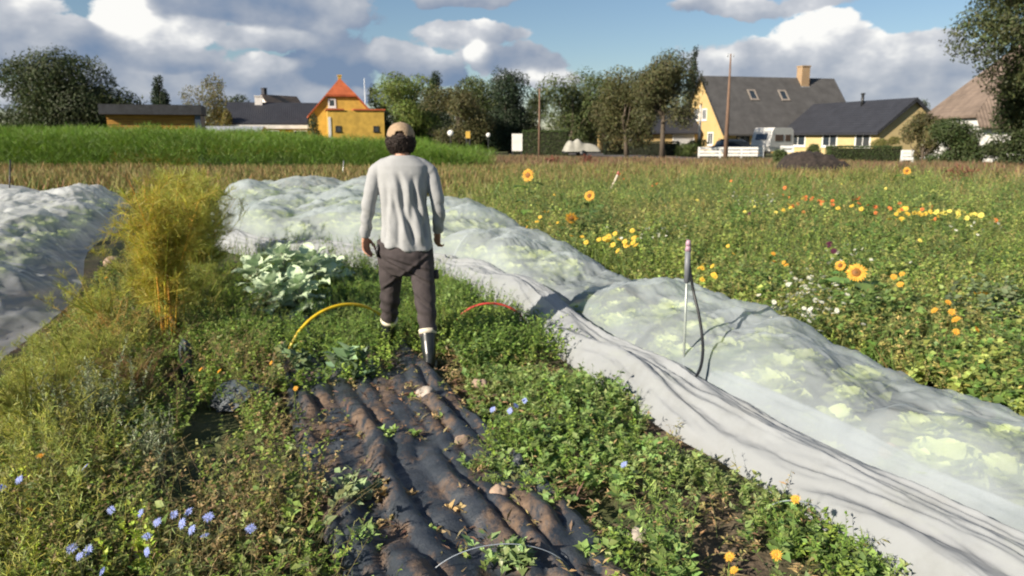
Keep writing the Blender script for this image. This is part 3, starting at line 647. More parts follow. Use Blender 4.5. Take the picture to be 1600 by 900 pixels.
# ------------------------------------------------------------------ poles, signs, fence, vehicles across the field
POLEW = M_plain('weathered_pole_wood', (.20, .125, .085), .9, .3, 6, .3, stretch=(4, 4, .3))
def pole(name, label, px, top, Y, r0, r1, mat, cat, cross=None):
    p = at(px, top, Y); o = empty(name, (p.x, p.y, 0), 0, label, cat)
    m = MB(); m.tube([(0, 0, -.2), (0, 0, p.z * .5), (0, 0, p.z)], [r0, (r0 + r1) / 2, r1], 10); m.build('shaft', mat, o)
    if cross:
        c = MB(); c.tube([(-.28, 0, p.z - .25), (.28, 0, p.z - .25)], .04, 6); c.tube([(-.22, 0, p.z - .23), (-.22, 0, p.z)], .035, 6); c.tube([(.22, 0, p.z - .23), (.22, 0, p.z)], .035, 6)
        c.build('insulator', GREYM, o)
    return o
pole('utility_pole', 'tall tapering brown wooden pole before the grey roofed house', 1142, 84, 60, .19, .05, POLEW, 'utility pole', True)
pole('utility_pole', 'thin grey brown wooden pole among the dark trees', 843, 138, 68, .10, .06, POLEW, 'utility pole', True)
pole('flagpole', 'slim white flagpole right of the red roofed house', 569, 122, 96, .06, .035, WHITE, 'flagpole')
po = pole('lamp_post', 'pale grey post standing in front of the yellow gable', 1095, 164, 70, .13, .10, M_plain('pale_post', (.52, .50, .46), .7), 'lamp post')
def round_sign(label, px, py, Y, r):
    p = at(px, py, Y); o = empty('round_sign', (p.x, p.y, 0), 0, label, 'sign')
    m = MB(); m.tube([(0, 0, -.1), (0, 0, p.z)], .022, 8); m.build('post', WOODD, o)
    m = MB(); m.tube([(0, -.07, p.z), (0, -.04, p.z)], r, 24, True, (1, 0, 0)); m.build('plate', WHITE, o)
round_sign('white round sign in front of the brownish hazel tree', 704, 208, 60, .23); round_sign('smaller white round sign at the foot of the oak', 763, 211, 62, .17)
def panel(name, label, cat, px, py0, py1, wpx, Y, mat):
    a_, b_ = at(px, py0, Y), at(px, py1, Y); w = wpx / FPX * Y; o = empty(name, (a_.x, a_.y, 0), 0, label, cat)
    m = MB(); m.box(-w / 2, w / 2, 0, .06, max(.06, b_.z), a_.z); m.build('board', mat, o, True)
    m = MB()
    for x in (-w / 2 + .06, w / 2 - .06): m.box(x - .05, x + .05, .063, .16, -.1, a_.z + .08)
    m.build('post', WOODD, o, True)
panel('screen_panel', 'white fence panel left of the tall clipped hedge', 'fence panel', 808, 209, 236, 16, 70, CREAM)
panel('notice_board', 'small ochre board standing under the dark trees', 'board', 731, 205, 216, 7, 64, YELLOW)
# white low rail fence along the road
def rail_fence(label, x0, x1, top, Y, gap=None):
    a_, b_ = at(x0, 214, Y), at(x1, 214, Y); z = at((x0 + x1) / 2, top, Y).z; Lf = b_.x - a_.x
    o = empty('rail_fence', (a_.x, Y, 0), R(-3), label, 'fence'); k = max(2, int(Lf / 1.5) + 1)
    for i in range(k):
        m = MB(); x = Lf * i / (k - 1); m.box(x - .06, x + .06, -.06, .06, -.05, z + .05); m.build('post', WHITE, o, True)
    for i in range(3):
        m = MB(); h = z * (.3 + .33 * i); m.box(-.05, Lf + .05, -.095, -.062, h - .10, h + .10); m.build('rail', WHITE, o, True)
rail_fence('low white rail fence in front of the parked car', 1093, 1192, 231, 63)
rail_fence('short white rail fence below the bungalow windows', 1222, 1240, 229, 60)
rail_fence('short white fence piece right of the clipped box hedge', 1412, 1428, 236, 53)
# caravan
pV = at(1207, 214, 68); CARV = M_plain('caravan_shell', (.62, .61, .575), .35, .06, 3)
cv = empty('caravan', (pV.x, pV.y, 0), R(30), 'white touring caravan parked between the two yellow houses', 'caravan')
prof = [(-1.9, .45), (-2.12, .9), (-2.0, 1.35), (-1.62, 2.28), (-1.3, 2.44), (1.6, 2.44), (1.98, 2.2), (2.1, 1.2), (2.0, .45)]
cv.scale = (.70, 1, 1)
m = MB(); m.slab([(x, -1.05, z) for x, z in prof], (0, 2.1, 0)); m.build('body', CARV, cv, True)
m = MB(); m.box(-1.2, .2, -1.075, -1.052, 1.3, 1.85); f = m.build('side_window', M_plain('window_surround', (.10, .06, .045), .3), cv, True)
m = MB(); m.box(.6, 1.5, -1.075, -1.052, 1.3, 1.85); m.build('side_window', bpy.data.materials['window_surround'], cv, True)
m = MB(); m.slab([(-2.02, -.62, 1.40), (-2.02, .62, 1.40), (-1.80, .62, 1.90), (-1.80, -.62, 1.90)], (-.03, 0, .012)); m.build('front_window', GLASS, cv, True)
m = MB(); m.box(-1.85, 1.95, -1.068, -1.051, .72, .80); m.build('trim_stripe', M_plain('trim_grey', (.3, .32, .34), .5), cv, True)
for sg in (-1, 1):
    m = MB(); m.tube([(.1, sg * .86, .33), (.1, sg * 1.06, .33)], .33, 18, True, (1, 0, 0)); wh = m.build('wheel', DARK, cv); m = MB(); m.tube([(.1, sg * 1.0, .33), (.1, sg * 1.075, .33)], .19, 14, True, (1, 0, 0)); m.build('rim', GREYM, wh)
m = MB(); m.tube([(-2.0, 0, .5), (-3.2, 0, .48)], .05, 8); m.tube([(-3.1, 0, .48), (-3.1, 0, 0)], .04, 8); m.build('drawbar', GREYM, cv)
# dark car
pC_ = at(1150, 214, 71); PAINT = M_plain('dark_car_paint', (.035, .042, .055), .25, .1, 2)
car = empty('parked_car', (pC_.x, pC_.y, 0), R(24), 'dark blue grey hatchback parked behind the low white fence', 'car')
def shell(secs, hw):                        # side profile lofted across a rounded width
    m = MB(); P_ = []
    for t_, w in ((-1, .86), (-.93, .97), (-.7, 1), (.7, 1), (.93, .97), (1, .86)):
        P_.append([(x * (1 if abs(t_) < .9 else .985), t_ * hw, .5 + (z - .5) * w) for x, z in secs])
    P_ = np.array(P_); m.grid(P_); c = len(secs)
    for row in (P_[0], P_[-1]): m.add(np.vstack([row, row.mean(0)]), None, [(i, (i + 1) % c, c) for i in range(c)])
    return m
lo = [(-2.0, .28), (-2.05, .6), (-1.95, .88), (-1.2, .95), (1.0, .95), (1.75, .86), (2.02, .7), (2.05, .3), (-2.0, .28)]
shell(lo, .86).build('body', PAINT, car)
hi = [(-1.85, .93), (-1.6, 1.32), (-1.2, 1.44), (.1, 1.45), (.5, 1.36), (1.15, .95), (-1.85, .93)]
shell(hi, .72).build('cabin', GLASS, car)
m = MB(); m.slab([(-1.5, -.62, 1.425), (.25, -.62, 1.425), (.25, .62, 1.425), (-1.5, .62, 1.425)], (0, 0, .05)); m.build('car_roof', PAINT, car, True)
for x in (-1.3, 1.3):
    for sg in (-1, 1):
        m = MB(); m.tube([(x, sg * .68, .31), (x, sg * .88, .31)], .31, 18, True, (1, 0, 0)); wh = m.build('wheel', DARK, car); m = MB(); m.tube([(x, sg * .8, .31), (x, sg * .89, .31)], .19, 12, True, (1, 0, 0)); m.build('rim', GREYM, wh)
for sg in (-1, 1):
    m = MB(); m.ell((2.0, sg * .62, .72), (.07, .17, .08), 10, 6); m.build('headlight', M_glass('lamp_glass', (.5, .5, .5)), car)
    m = MB(); m.ell((-2.02, sg * .66, .78), (.05, .12, .12), 10, 6); m.build('tail_light', M_plain('red_lamp', (.3, .02, .02), .3), car)
# cream covered trailer
pT = at(905, 214, 66); tr_ = empty('covered_trailer', (pT.x, pT.y, 0), R(8), 'cream tarpaulin covered trailer with two peaks before the trees', 'trailer')
xs = np.linspace(-1.35, 1.75, 40); ys = np.linspace(-.75, .75, 16); XX, YY = np.meshgrid(xs, ys, indexing='ij')
tp = .95 + .42 * np.exp(-((XX + .85) / .34) ** 2) + .52 * np.exp(-((XX + .15) / .34) ** 2) + .18 * np.exp(-((XX - .7) / .6) ** 2)
ZZ = .45 + (tp - .45) * (1 - np.abs(YY / .75) ** 4) * (1 - np.clip((np.abs((XX - .2) / 1.56)), 0, 1) ** 10)
m = MB(); m.grid(np.stack([XX, YY, ZZ], -1)); m.build('cover', M_plain('cream_tarpaulin', (.36, .35, .30), .6, .12, 3, .2), tr_)
m = MB(); m.box(-1.3, 1.7, -.7, .7, .35, .5); m.tube([(1.7, 0, .42), (2.6, 0, .42)], .04, 6); m.build('chassis', WOODD, tr_, True)
for sg in (-1, 1): m = MB(); m.tube([(.2, sg * .66, .28), (.2, sg * .8, .28)], .28, 16, True, (1, 0, 0)); m.build('wheel', DARK, tr_)

# dark heap
pH = on(1272, 276); hx = np.linspace(-1, 1, 64); HX, HY = np.meshgrid(hx, hx, indexing='ij')
hz = np.clip(1 - np.abs(HX) ** 2.4 - np.abs(HY) ** 2.2, 0, 1) ** .7 * (1.02 - .25 * HX) + (fbm(HX * 6, HY * 5, 8, 4) - .5) * .3
m = MB(); m.grid(np.stack([HX * 1.75, HY * 1.3, np.maximum(hz, -.05) * 1.0], -1))
tag(m.build('soil_heap', M_plain('dark_compost', (.035, .026, .021), .95, .4, 7, .8), loc=(pH.x, pH.y, 0)), 'dark brown heap of compost by the road', 'soil heap')
# red tipped wooden stake in the meadow
p0 = on(955, 300); p1 = at(967, 268, p0.y - .1)
o = empty('marker_stake', (p0.x, p0.y, 0), 0, 'leaning pale wooden stake with a red tip in the meadow', 'stake'); d = p1 - Vector((p0.x, p0.y, 0))
m = MB(); m.tube([(-d.x * .3, 0, -.05), (d.x * .85, d.y * .85, d.z * .85)], .036, 8, True, (1, 0, 0), (1, 1, 1)); m.build('shaft', M_plain('bare_wood', (.62, .55, .44), .8), o)
m = MB(); m.tube([d * .852, d], .045, 8); m.build('painted_tip', M_plain('faded_red_paint', (.40, .13, .10), .6), o)
for px, y0, y1, lb in ((16, 336, 250, 'thin dark rod stuck through the net at the far left'), (537, 285, 251, 'thin grey rod behind the far end of the crop net')):
    b_ = on(px - 3, y0); t_ = at(px, y1, b_.y); m = MB(); m.tube([(0, 0, -.1), (t_.x - b_.x, 0, t_.z)], .016, 8)
    tag(m.build('thin_rod', DARK if px < 99 else GREYM, loc=(b_.x, b_.y, 0)), lb, 'rod')

# ------------------------------------------------------------------ grasses and crops nobody could count
def grass(name, pos, h, col, width=1.0, lean=.35, per=1, tmpl=T_BLADE, mat=None, kind='stuff'):
    pos = np.repeat(pos, per, 0); N = len(pos); h = np.repeat(np.broadcast_to(h, (N // per,)), per) * rng.uniform(.55, 1.2, N)
    if per > 1: pos = pos + np.c_[rng.normal(size=(N, 2)) * .25 * h[:, None], np.zeros(N)] * .35
    ax = np.c_[rng.normal(size=(N, 2)) * lean, np.ones(N)]; up = np.c_[rng.normal(size=(N, 2)), np.full(N, .15)]
    m = MB(); m.leaves(tmpl, pos, ax, up, h, np.repeat(col, per, 0) if np.ndim(col) == 2 and len(col) != N else col, width)
    return tag(m.build(name, mat or DRY), kind=kind)
def wedge(n, r0, r1, a0=-40, a1=42, pw=0.0):      # ground points in a wedge ahead, thinner with distance
    u = rng.random(n); r = r0 * (r1 / r0) ** u if pw == 0 else (r0 ** pw + u * (r1 ** pw - r0 ** pw)) ** (1 / pw)
    a = np.radians(rng.uniform(a0, a1, n)); return np.stack([r * np.sin(a), r * np.cos(a), np.zeros(n)], 1)
# asparagus rows
n = 170000
x = -34 + 33.2 * rng.random(n); y = 35.5 + 6 * rng.random(n); x = np.where(rng.random(n) < np.clip((-.6 - x) / 3.2, .12, 1), x, x - 6 * rng.random(n)); hh = np.where(rng.random(n) < .5, 1, .6 + .4 * rng.random(n))
Hh = np.interp(x, [-25, -15.5, -9.3, -3.4, -1], [2.15, 2.0, 1.72, 1.40, 1.15]) + .30 * (vnoise(x * 2.6, y * 2.6, 6) - .5) + .75 * (fbm(x * .6, y * .6, 3, 4) - .15) - .18
z = Hh * rng.random(n) ** .55
pos = np.c_[x, y, np.maximum(z - .25, .02)]
cl = vary((.072, .125, .012), n, .24, .1) * (.86 + .28 * fbm(x * .5, y * .5, 9, 3))[:, None]
m = MB(); m.leaves(T_HAIR, pos, np.c_[rng.normal(size=(n, 2)) * .75, np.ones(n) * .85], np.c_[rng.normal(size=(n, 2)), np.full(n, .3)], rng.uniform(.12, .36, n), cl, rng.uniform(.7, 1.7, n))
tag(m.build('asparagus_field', LEAF), kind='stuff')
# dry grass band between nets and asparagus, and the red brown grass before the road
n = 26000
p = np.c_[rng.uniform(-30, 14, n), rng.uniform(21, 36, n), np.zeros(n)]
S_, T_ = to_st(p[:, 0], p[:, 1]); p = p[(T_ > 22.3) | (S_ < -6)]; n = len(p)
c = np.where((rng.random(n) < .55)[:, None], vary((.20, .145, .055), n), vary((.12, .125, .03), n)); k = fbm(p[:, 0] * .5, p[:, 1] * .5, 5, 3)
grass('dry_grass', p, .34 + .25 * k, c, 1.5, .4, 3)
n = 52000
p = np.c_[rng.uniform(-8, 44, n), rng.uniform(30, 62, n), np.zeros(n)]
line = 66 - .62 * p[:, 0].clip(0, 40); p = p[(p[:, 1] < line - 8.5) & (p[:, 1] > 30 + .12 * (26 - p[:, 0]).clip(0, 30) * (p[:, 0] > -1) + 8 * (p[:, 0] < -1))]; n = len(p)
k = fbm(p[:, 0] * .35, p[:, 1] * .35, 15, 3)[:, None]; u = rng.random(n)[:, None] + (k - .5) * 1.4
c = np.where(u < .45, vary((.155, .085, .05), n), np.where(u < .8, vary((.17, .125, .06), n), vary((.10, .085, .03), n)))
grass('tall_dry_grass', p, .30 + .25 * k[:, 0], c, 1.3, .35, 3)
# dark red dock seed stalks
def stalk_clump(px, py, hpx, label):
    b_ = on(px, py); h = hpx / FPX * b_.y; n = 160; m = MB(); a_ = rng.normal(size=(26, 2)) * .12; tops = np.c_[a_ * 2.2, h * rng.uniform(.7, 1.05, 26)]
    m.sticks(np.c_[a_ * .5, np.zeros(26)], tops, .008, .005, (.10, .05, .03)); i = rng.integers(0, 26, n * 3); f = rng.uniform(.35, 1, n * 3)[:, None]
    m.leaves(T_OVATE, np.c_[a_ * .5, np.zeros(26)][i] * (1 - f) + tops[i] * f, rng.normal(size=(n * 3, 3)) + (0, 0, .6), rng.normal(size=(n * 3, 3)), rng.uniform(.04, .1, n * 3), vary((.16, .05, .03), n * 3))
    tag(m.build('dock_plant', DRY, loc=(b_.x, b_.y, 0)), label, 'plant')
stalk_clump(1497, 292, 34, 'dark red seeding dock plant in the dry grass at right'); stalk_clump(920, 262, 20, 'rusty seed stalk clump in front of the covered trailer')
stalk_clump(864, 262, 18, 'rusty seed stalk clump in front of the tall hedge')

# ------------------------------------------------------------------ cabbages and the nets drawn over them
def make_cabbage(seed):
    r_ = np.random.default_rng(seed); m = MB()
    for k in range(40):
        f = k / 40; a = k * 2.4 + r_.normal() * .2; tilt = .15 + 1.15 * f + r_.normal() * .1
        ax = np.array([[math.cos(a) * math.cos(tilt), math.sin(a) * math.cos(tilt), math.sin(tilt)]])
        up = np.array([[-math.cos(a) * math.sin(tilt), -math.sin(a) * math.sin(tilt), math.cos(tilt)]])
        c = np.clip(np.array((.26, .30, .10)) * (1 + .6 * (f > .5)) * (1 + .15 * r_.normal()), .01, .8)
        m.leaves(T_big(.48, 5, 6, .14, seed * 40 + k), np.array([[math.cos(a) * .02, math.sin(a) * .02, .06 + .10 * f]]), ax, up, .23 * (1 - .4 * f) * r_.uniform(.85, 1.15), c)
    return m.mesh('cabbage', LEAF_WAX)
CAB = [make_cabbage(i) for i in range(4)]
def cab_list(Ss, Ts, keep, h0, h1):
    out = []
    for S0 in Ss:
        for T0 in Ts:
            S = S0 + rng.normal() * .07; T = T0 + rng.normal() * .09
            if keep(S, T): out.append((S, T, rng.uniform(h0, h1)))
    return np.array(out)
def edge0(T): return np.where(T < 9.2, 2.72 + .05 * np.sin(T * 1.3), np.maximum(.15, 2.72 - (T - 9.2) * .77))       # near edge of the right net
def hump(T): return 1 - .60 * np.exp(-((T - 6.55) / .42) ** 2) - .28 * np.exp(-((T - 9.6) / .5) ** 2) - .22 * np.exp(-((T - 13.6) / .6) ** 2) - .25 * np.exp(-((T - 17.2) / .7) ** 2) - .25 * np.exp(-((T - 3.0) / .35) ** 2)
cR = np.vstack([cab_list((3.08, 3.42, 3.72), np.arange(.6, 9.6, .48), lambda S, T: True, .24, .39),
                cab_list((.75, 1.3, 1.85, 2.4, 2.95, 3.45, 3.95), np.arange(9.9, 20.8, .62), lambda S, T: S > edge0(T) + .35 and not (T < 9.9 and S > 2.9), .34, .56)])
cR = np.vstack([cR, cab_list((2.86,), np.arange(.7, 9.0, .34), lambda S, T: True, .16, .22)])
cR[:, 2] *= hump(cR[:, 1]) * np.where(cR[:, 1] < 6.4, .80, 1)
cL = cab_list((-2.2, -2.6, -3.05, -3.65, -4.3, -4.9, -5.5), np.arange(1.9, 20, .72), lambda S, T: (SX * S + TX * T) / max(.1, SY * S + TY * T) > -.74, .26, .46)
def plant_cabs(arr, grp, label, sc):
    for S, T, h in arr:
        p = st(S, T); o = link('cabbage', CAB[rng.integers(0, 4)], None, (p[0], p[1], -.01)); s = max(.45, h * sc) ; o.scale = (s * rng.uniform(.9, 1.15), s, s * .9); o.rotation_euler = (0, 0, rng.uniform(0, 6))
        tag(o, label, 'cabbage', grp)
plant_cabs(cR, 'cabbages under the right net', 'pale green cabbage showing faintly through the crop net at right', 3.5)
plant_cabs(cL, 'cabbages under the left net', 'yellow green cabbage showing faintly through the crop net at left', 2.75)
def drape(S, T, cabs, c=.36, base=.05):
    z = np.full(S.shape, base); S = S + .22 * (fbm(S * 2.3, T * 2.3, 91, 3) - .5) * 2; T = T + .22 * (fbm(S * 2.3 + 7, T * 2.3, 92, 3) - .5) * 2
    for i, (s, t, h) in enumerate(cabs):
        h = h * (1.0 if (i * 7919) % 10 < 5 else .72)
        m = (np.abs(T - t) < 1.3) & (np.abs(S - s) < 1.3)
        if m.any(): d2 = (S[m] - s) ** 2 + (T[m] - t) ** 2; z[m] = np.maximum(z[m], h + .05 - c * (np.sqrt(d2 + .02) - .141))
    return z
def blur(z, k):
    for _ in range(k):
        zp = np.pad(z, 1, mode='edge'); z = (zp[:-2, 1:-1] + zp[2:, 1:-1] + zp[1:-1, :-2] + zp[1:-1, 2:] + 2 * zp[1:-1, 1:-1]) / 6
    return z
def ridged(x, y, seed): return 1 - np.abs(2 * fbm(x, y, seed, 3) - 1) * 1.0
def net(name, label, s0, s1, Ts, na, cabs, mat, ep=.13, wr=.02, seed=0):
    Sg = []; a = np.linspace(0, 1, na)
    for T in Ts: Sg.append(s0(T) + (s1(T) - s0(T)) * a)
    S = np.array(Sg); T = np.repeat(np.asarray(Ts)[:, None], na, 1); A = np.repeat(a[None], len(Ts), 0)
    z = blur(drape(S, T, cabs), 7)
    dist = np.minimum(S - S[:, :1], S[:, -1:] - S); e = 1 - np.exp(-(dist / ep) ** 1.4)
    et = np.minimum(1, np.abs(T - Ts[-1]) / .25) ** .7
    z = z * e * et
    wS, wT = S + .25 * fbm(S * 1.5, T * 1.5, seed, 3), T + .25 * fbm(S * 1.5 + 9, T * 1.5, seed + 2, 3)
    z = z + (wr * 2.0 * ridged(wS * 2.9, wT * 1.3, seed + 3) + wr * 1.8 * ridged(wS * 1.3 + wT * 2.2, wT * 3.1 - wS, seed + 5) + wr * 1.0 * ridged(wS * 7, wT * 4, seed + 7) + wr * .7 * ridged(wS * 5 + wT * 9, wT * 12 - wS * 4, seed + 8) + wr * .6 * ridged(wS * 12 + wT * 3, wT * 8 - wS * 5, seed + 9)) * (.35 + .65 * e) + .012
    z = np.maximum(z, .012)
    xy = st(S, T); xy[..., 2] = z
    m = MB(); m.grid(xy); return tag(m.build(name, mat), label, 'crop net')
NETM = M_sheet('insect_net', (.55, .615, .655), .47, .6, .35, 1.3, (.78, .82, .80))
NETL = M_sheet('insect_net_white', (.70, .73, .76), .42, .6, .35, 1.6, (.8, .82, .76))
net('crop_net', 'long pale bluish crop net draped over cabbages right of the path', edge0, lambda T: 4.02 + .05 * math.sin(T * 1.7) + .28 * min(1, max(0, (T - 6) / 3)), np.arange(-.4, 21.6, .030), 130, cR, NETM, .16, .027, 3)
net('crop_net', 'wide white crop net over low plants at the left edge', lambda T: -6.9 + 0 * T, lambda T: -1.30 + .12 * math.sin(T * .9) - .02 * T, np.arange(.8, 20.6, .045), 170, cL, NETL, .34, .042, 13)
# the folded net at the far left
pN = on(10, 338); U, V = np.meshgrid(np.linspace(-1, 1, 60), np.linspace(-1, 1, 60), indexing='ij')
zz = .42 * np.clip(1 - U ** 2, 0, 1) ** .6 * np.clip(1 - V ** 4, 0, 1) + .07 * ridged(U * 3, V * 4, 4) * (1 - U ** 2) + .05
m = MB(); m.grid(np.stack([U * 1.5 - .9 , V * 1.1, zz], -1)); tag(m.build('folded_net', NETL, loc=(pN.x, pN.y + .6, .1)), 'bundled white net heaped on the left net beside the thin dark rod', 'net bundle')

# white fleece pushed into a long roll along the net's near edge
FLE = M_sheet('fleece', (.43, .455, .475), .18, .7, .28, 2.2, (.82, .81, .78), 900, .07)
pathF = np.array([(2.58, -.6), (2.58, 1.0), (2.58, 2.4), (2.56, 3.6), (2.56, 4.8), (2.68, 6.0), (2.66, 7.0), (2.66, 8.2), (2.52, 9.1), (1.9, 9.95), (1.2, 10.75), (.45, 11.7), (.1, 12.6)])
def resample(p, n):
    d = np.r_[0, np.cumsum(np.linalg.norm(np.diff(p, axis=0), axis=1))]; u = np.linspace(0, d[-1], n)
    q = np.stack([np.interp(u, d, p[:, 0]), np.interp(u, d, p[:, 1])], 1)
    for _ in range(30): q[1:-1] = (q[:-2] + 2 * q[1:-1] + q[2:]) / 4
    return q, u
def roll(name, label, path, wfun, hfun, n, na, mat, seed, cat):
    q, u = resample(path, n); d = unit(np.gradient(q, axis=0)); nn = np.stack([d[:, 1], -d[:, 0]], 1)
    a = np.linspace(-1, 1, na); U, A = np.meshgrid(u, a, indexing='ij'); w = np.array([wfun(x) for x in u])[:, None]; h = np.array([hfun(x) for x in u])[:, None]
    w = w * (1 + .22 * (fbm(U * .9, A * 0 + np.sign(A) * 3, seed, 3) - .5) * 2)
    off = A * w; wv = off + .20 * (fbm(U * .8, off * 2, seed + 1, 3) - .5)
    prof = np.clip(1 - np.abs(A) ** 2.6, 0, 1) ** .75 * (1 + .35 * (fbm(U * .8, U * 0 + 2, seed + 9, 2) - .5) * 2)
    z = h * prof * (.72 + .5 * fbm(wv * 5, U * .7, seed + 2, 2)) + prof ** .4 * (.10 * ridged(wv * 8.0, U * .40, seed + 3) + .036 * ridged(wv * 14 + .4 * fbm(U * 2, wv * 3, 77, 2), U * .9, seed + 4) + .014 * ridged(wv * 17, U * 4.5, seed + 6) + .006 * ridged(wv * 30, U * 14, seed + 8)) + .014
    c = q[:, None] + nn[:, None] * off[..., None]; xy = st(c[..., 0], c[..., 1]); xy[..., 2] = z
    m = MB(); m.grid(xy); return tag(m.build(name, mat), label, cat)
roll('fleece_roll', 'thick white fleece bunched into a long roll beside the crop net', pathF, lambda u: .26 + .04 * math.cos(u * .5) + .01 * (u < 3) - .04 * (u > 12), lambda u: .085 + .17 * math.exp(-((u - 7.3) / 1.1) ** 2) + .05 * (u > 9.5), 760, 84, FLE, 21, 'fleece')
roll('loose_net', 'thin grey net flap lying folded between fleece and net at right', np.array([(2.93, -.5), (2.94, 1.0), (2.94, 2.2), (2.90, 3.2), (2.86, 3.8)]), lambda u: .11 + .03 * math.sin(u * 2), lambda u: .08, 260, 36, M_sheet('loose_net_mesh', (.50, .54, .58), .48, .6, .35, 1.5, (.8, .82, .82)), 41, 'crop net')

# ------------------------------------------------------------------ black mulch fabric on the path bed
def tarp():
    Ts = np.arange(.5, 7.0, .0125); a = np.linspace(0, 1, 96); S = .34 + 1.06 * a[None] + 0 * Ts[:, None]; T = Ts[:, None] + 0 * S
    S = S + .05 * (fbm(T * 1.2, S * 0 + np.round(a)[None] * 5, 4, 3) - .5)
    wob = .16 * (fbm(T * 1.1, S * 2.0, 31, 3) - .5)
    ph = (S + wob) * (7.4 + 2.6 * fbm(S * 0 + T * .6, S * 1.1, 37, 2)); fr = ph - np.floor(ph); cell = np.floor(ph)
    pleat = np.abs(np.sin(np.pi * fr)) ** .8
    amp = .012 + .046 * np.clip(vnoise(T * 2.6 + cell * .5, cell * 3.7, 7) * 1.7 - .5, 0, 1)      # each tuck swells and flattens along the bed
    tuck = np.clip((vnoise(T * 3.1, cell * 2.1 + 4, 17) - .66) * 7, 0, 1)
    z = amp * pleat + .03 * fbm(S * 3, T * 2, 9, 3) - .035 * tuck * pleat
    gap = .05 * np.clip((fbm(S * 2.3, T * 2.6, 12, 3) - .6) * 6, 0, 1)
    z = z + .006 - gap * .4 + .026 * ridged(S * 3.5 + wob, T * 6.0 + S * 1.5, 23) + .008 * ridged(S * 9, T * 15, 24)
    e = np.minimum(1, np.minimum(a, 1 - a) / .05)[None]
    z = np.maximum(z * (.25 + .75 * e), .004) + .012
    xy = st(S, T); xy[..., 2] = z
    m, t, p = newmat('mulch_fabric'); L = t.links.new
    tc = t.nodes.new('ShaderNodeTexCoord')
    def noise(sc, d, s=(1, 1, 1), rough=.6):
        mp = t.nodes.new('ShaderNodeMapping'); mp.inputs['Scale'].default_value = s; mp.inputs['Rotation'].default_value = (0, 0, R(-21.3)); L(tc.outputs['Object'], mp.inputs[0])
        n = t.nodes.new('ShaderNodeTexNoise'); n.inputs['Scale'].default_value = sc; n.inputs['Detail'].default_value = d; n.inputs['Roughness'].default_value = rough; L(mp.outputs[0], n.inputs['Vector']); return n.outputs['Fac']
    def ramp(f, *st_):
        r = t.nodes.new('ShaderNodeValToRGB'); L(f, r.inputs[0])
        while len(r.color_ramp.elements) < len(st_): r.color_ramp.elements.new(.5)
        for e_, (ps, c) in zip(r.color_ramp.elements, st_): e_.position = ps; e_.color = (*c, 1)
        return r.outputs[0]
    fab = ramp(noise(9, 6), (.3, (.020, .026, .034)), (.6, (.040, .048, .060)), (.8, (.085, .088, .09)))
    dirt = ramp(noise(22, 6), (.3, (.07, .045, .03)), (.7, (.20, .135, .09)))
    mk = ramp(noise(3.4, 8, (1.6, .8, 1), .68), (.495, (0, 0, 0)), (.60, (.9, .9, .9)))
    mx = t.nodes.new('ShaderNodeMixRGB'); L(mk, mx.inputs[0]); L(fab, mx.inputs[1]); L(dirt, mx.inputs[2]); L(mx.outputs[0], p.inputs['Base Color'])
    rr = t.nodes.new('ShaderNodeMapRange'); L(mk, rr.inputs[0]); rr.inputs['To Min'].default_value = .42; rr.inputs['To Max'].default_value = .95; L(rr.outputs[0], p.inputs['Roughness'])
    b = t.nodes.new('ShaderNodeBump'); b.inputs['Strength'].default_value = .5; b.inputs['Distance'].default_value = .012; L(noise(60, 4), b.inputs['Height']); L(b.outputs[0], p.inputs['Normal'])
    g_ = MB(); g_.grid(xy); return tag(g_.build('mulch_fabric', m), 'black woven mulch fabric lying in rumpled folds along the bed', 'ground cover'), (S, T, z)
tarp()
# stones
STONE = M_plain('field_stone', (.42, .29, .20), .9, .3, 9, .5, c2=(.24, .18, .14)); STONEG = M_plain('grey_stone', (.40, .35, .30), .9, .3, 9, .5)
def stone(px, py, wpx, label, mat=STONE, z=.02, flat=.72):
    b_ = on(px, py + wpx * .3, z); r = wpx / 2 / FPX * (b_.y + .3); m = MB(); m.ell((0, 0, 0), (1, 1, 1), 20, 14)
    v = m.v[0]; s = rng.integers(0, 99); k = 1 + .62 * (fbm(v[:, 0] * 1.4 + s, v[:, 1] * 1.4 + v[:, 2] * 1.1, int(s), 3) - .5) * 2
    m.v[0] = v * k[:, None] * np.array([r, r * .85, r * flat]); o = m.build('field_stone', mat, None, False, (b_.x, b_.y, z + r * flat * .6)); o.rotation_euler = (0, 0, rng.uniform(0, 6)); tag(o, label, 'stone')
stone(780, 768, 34, 'largest pinkish stone at the right edge of the black fabric', z=.05); stone(720, 687, 22, 'round tan stone upper right on the black fabric', z=.06)
stone(716, 757, 24, 'tan stone half under a fold left of the pinkish stone', z=.03); stone(665, 611, 26, 'angular grey brown stone at the top of the fabric', STONEG, .06)
stone(998, 833, 30, 'pale grey stone among the green weeds right of the fabric', STONEG, .08); stone(594, 893, 34, 'brown stone at the bottom edge of the picture')
stone(750, 598, 24, 'brownish stone in the weeds right of the boot', STONE, .06); stone(177, 409, 26, 'orange tan stone holding down the left net', z=.06); stone(1394, 706, 34, 'orange tan stone weighing down the right net', z=.10)
stone(515, 497, 18, 'small pinkish stone under the yellow hoop', z=.05); stone(632, 490, 18, 'small pinkish stone between the two boots'); stone(465, 568, 18, 'small tan stone at the foot of the yellow hoop', z=.03)
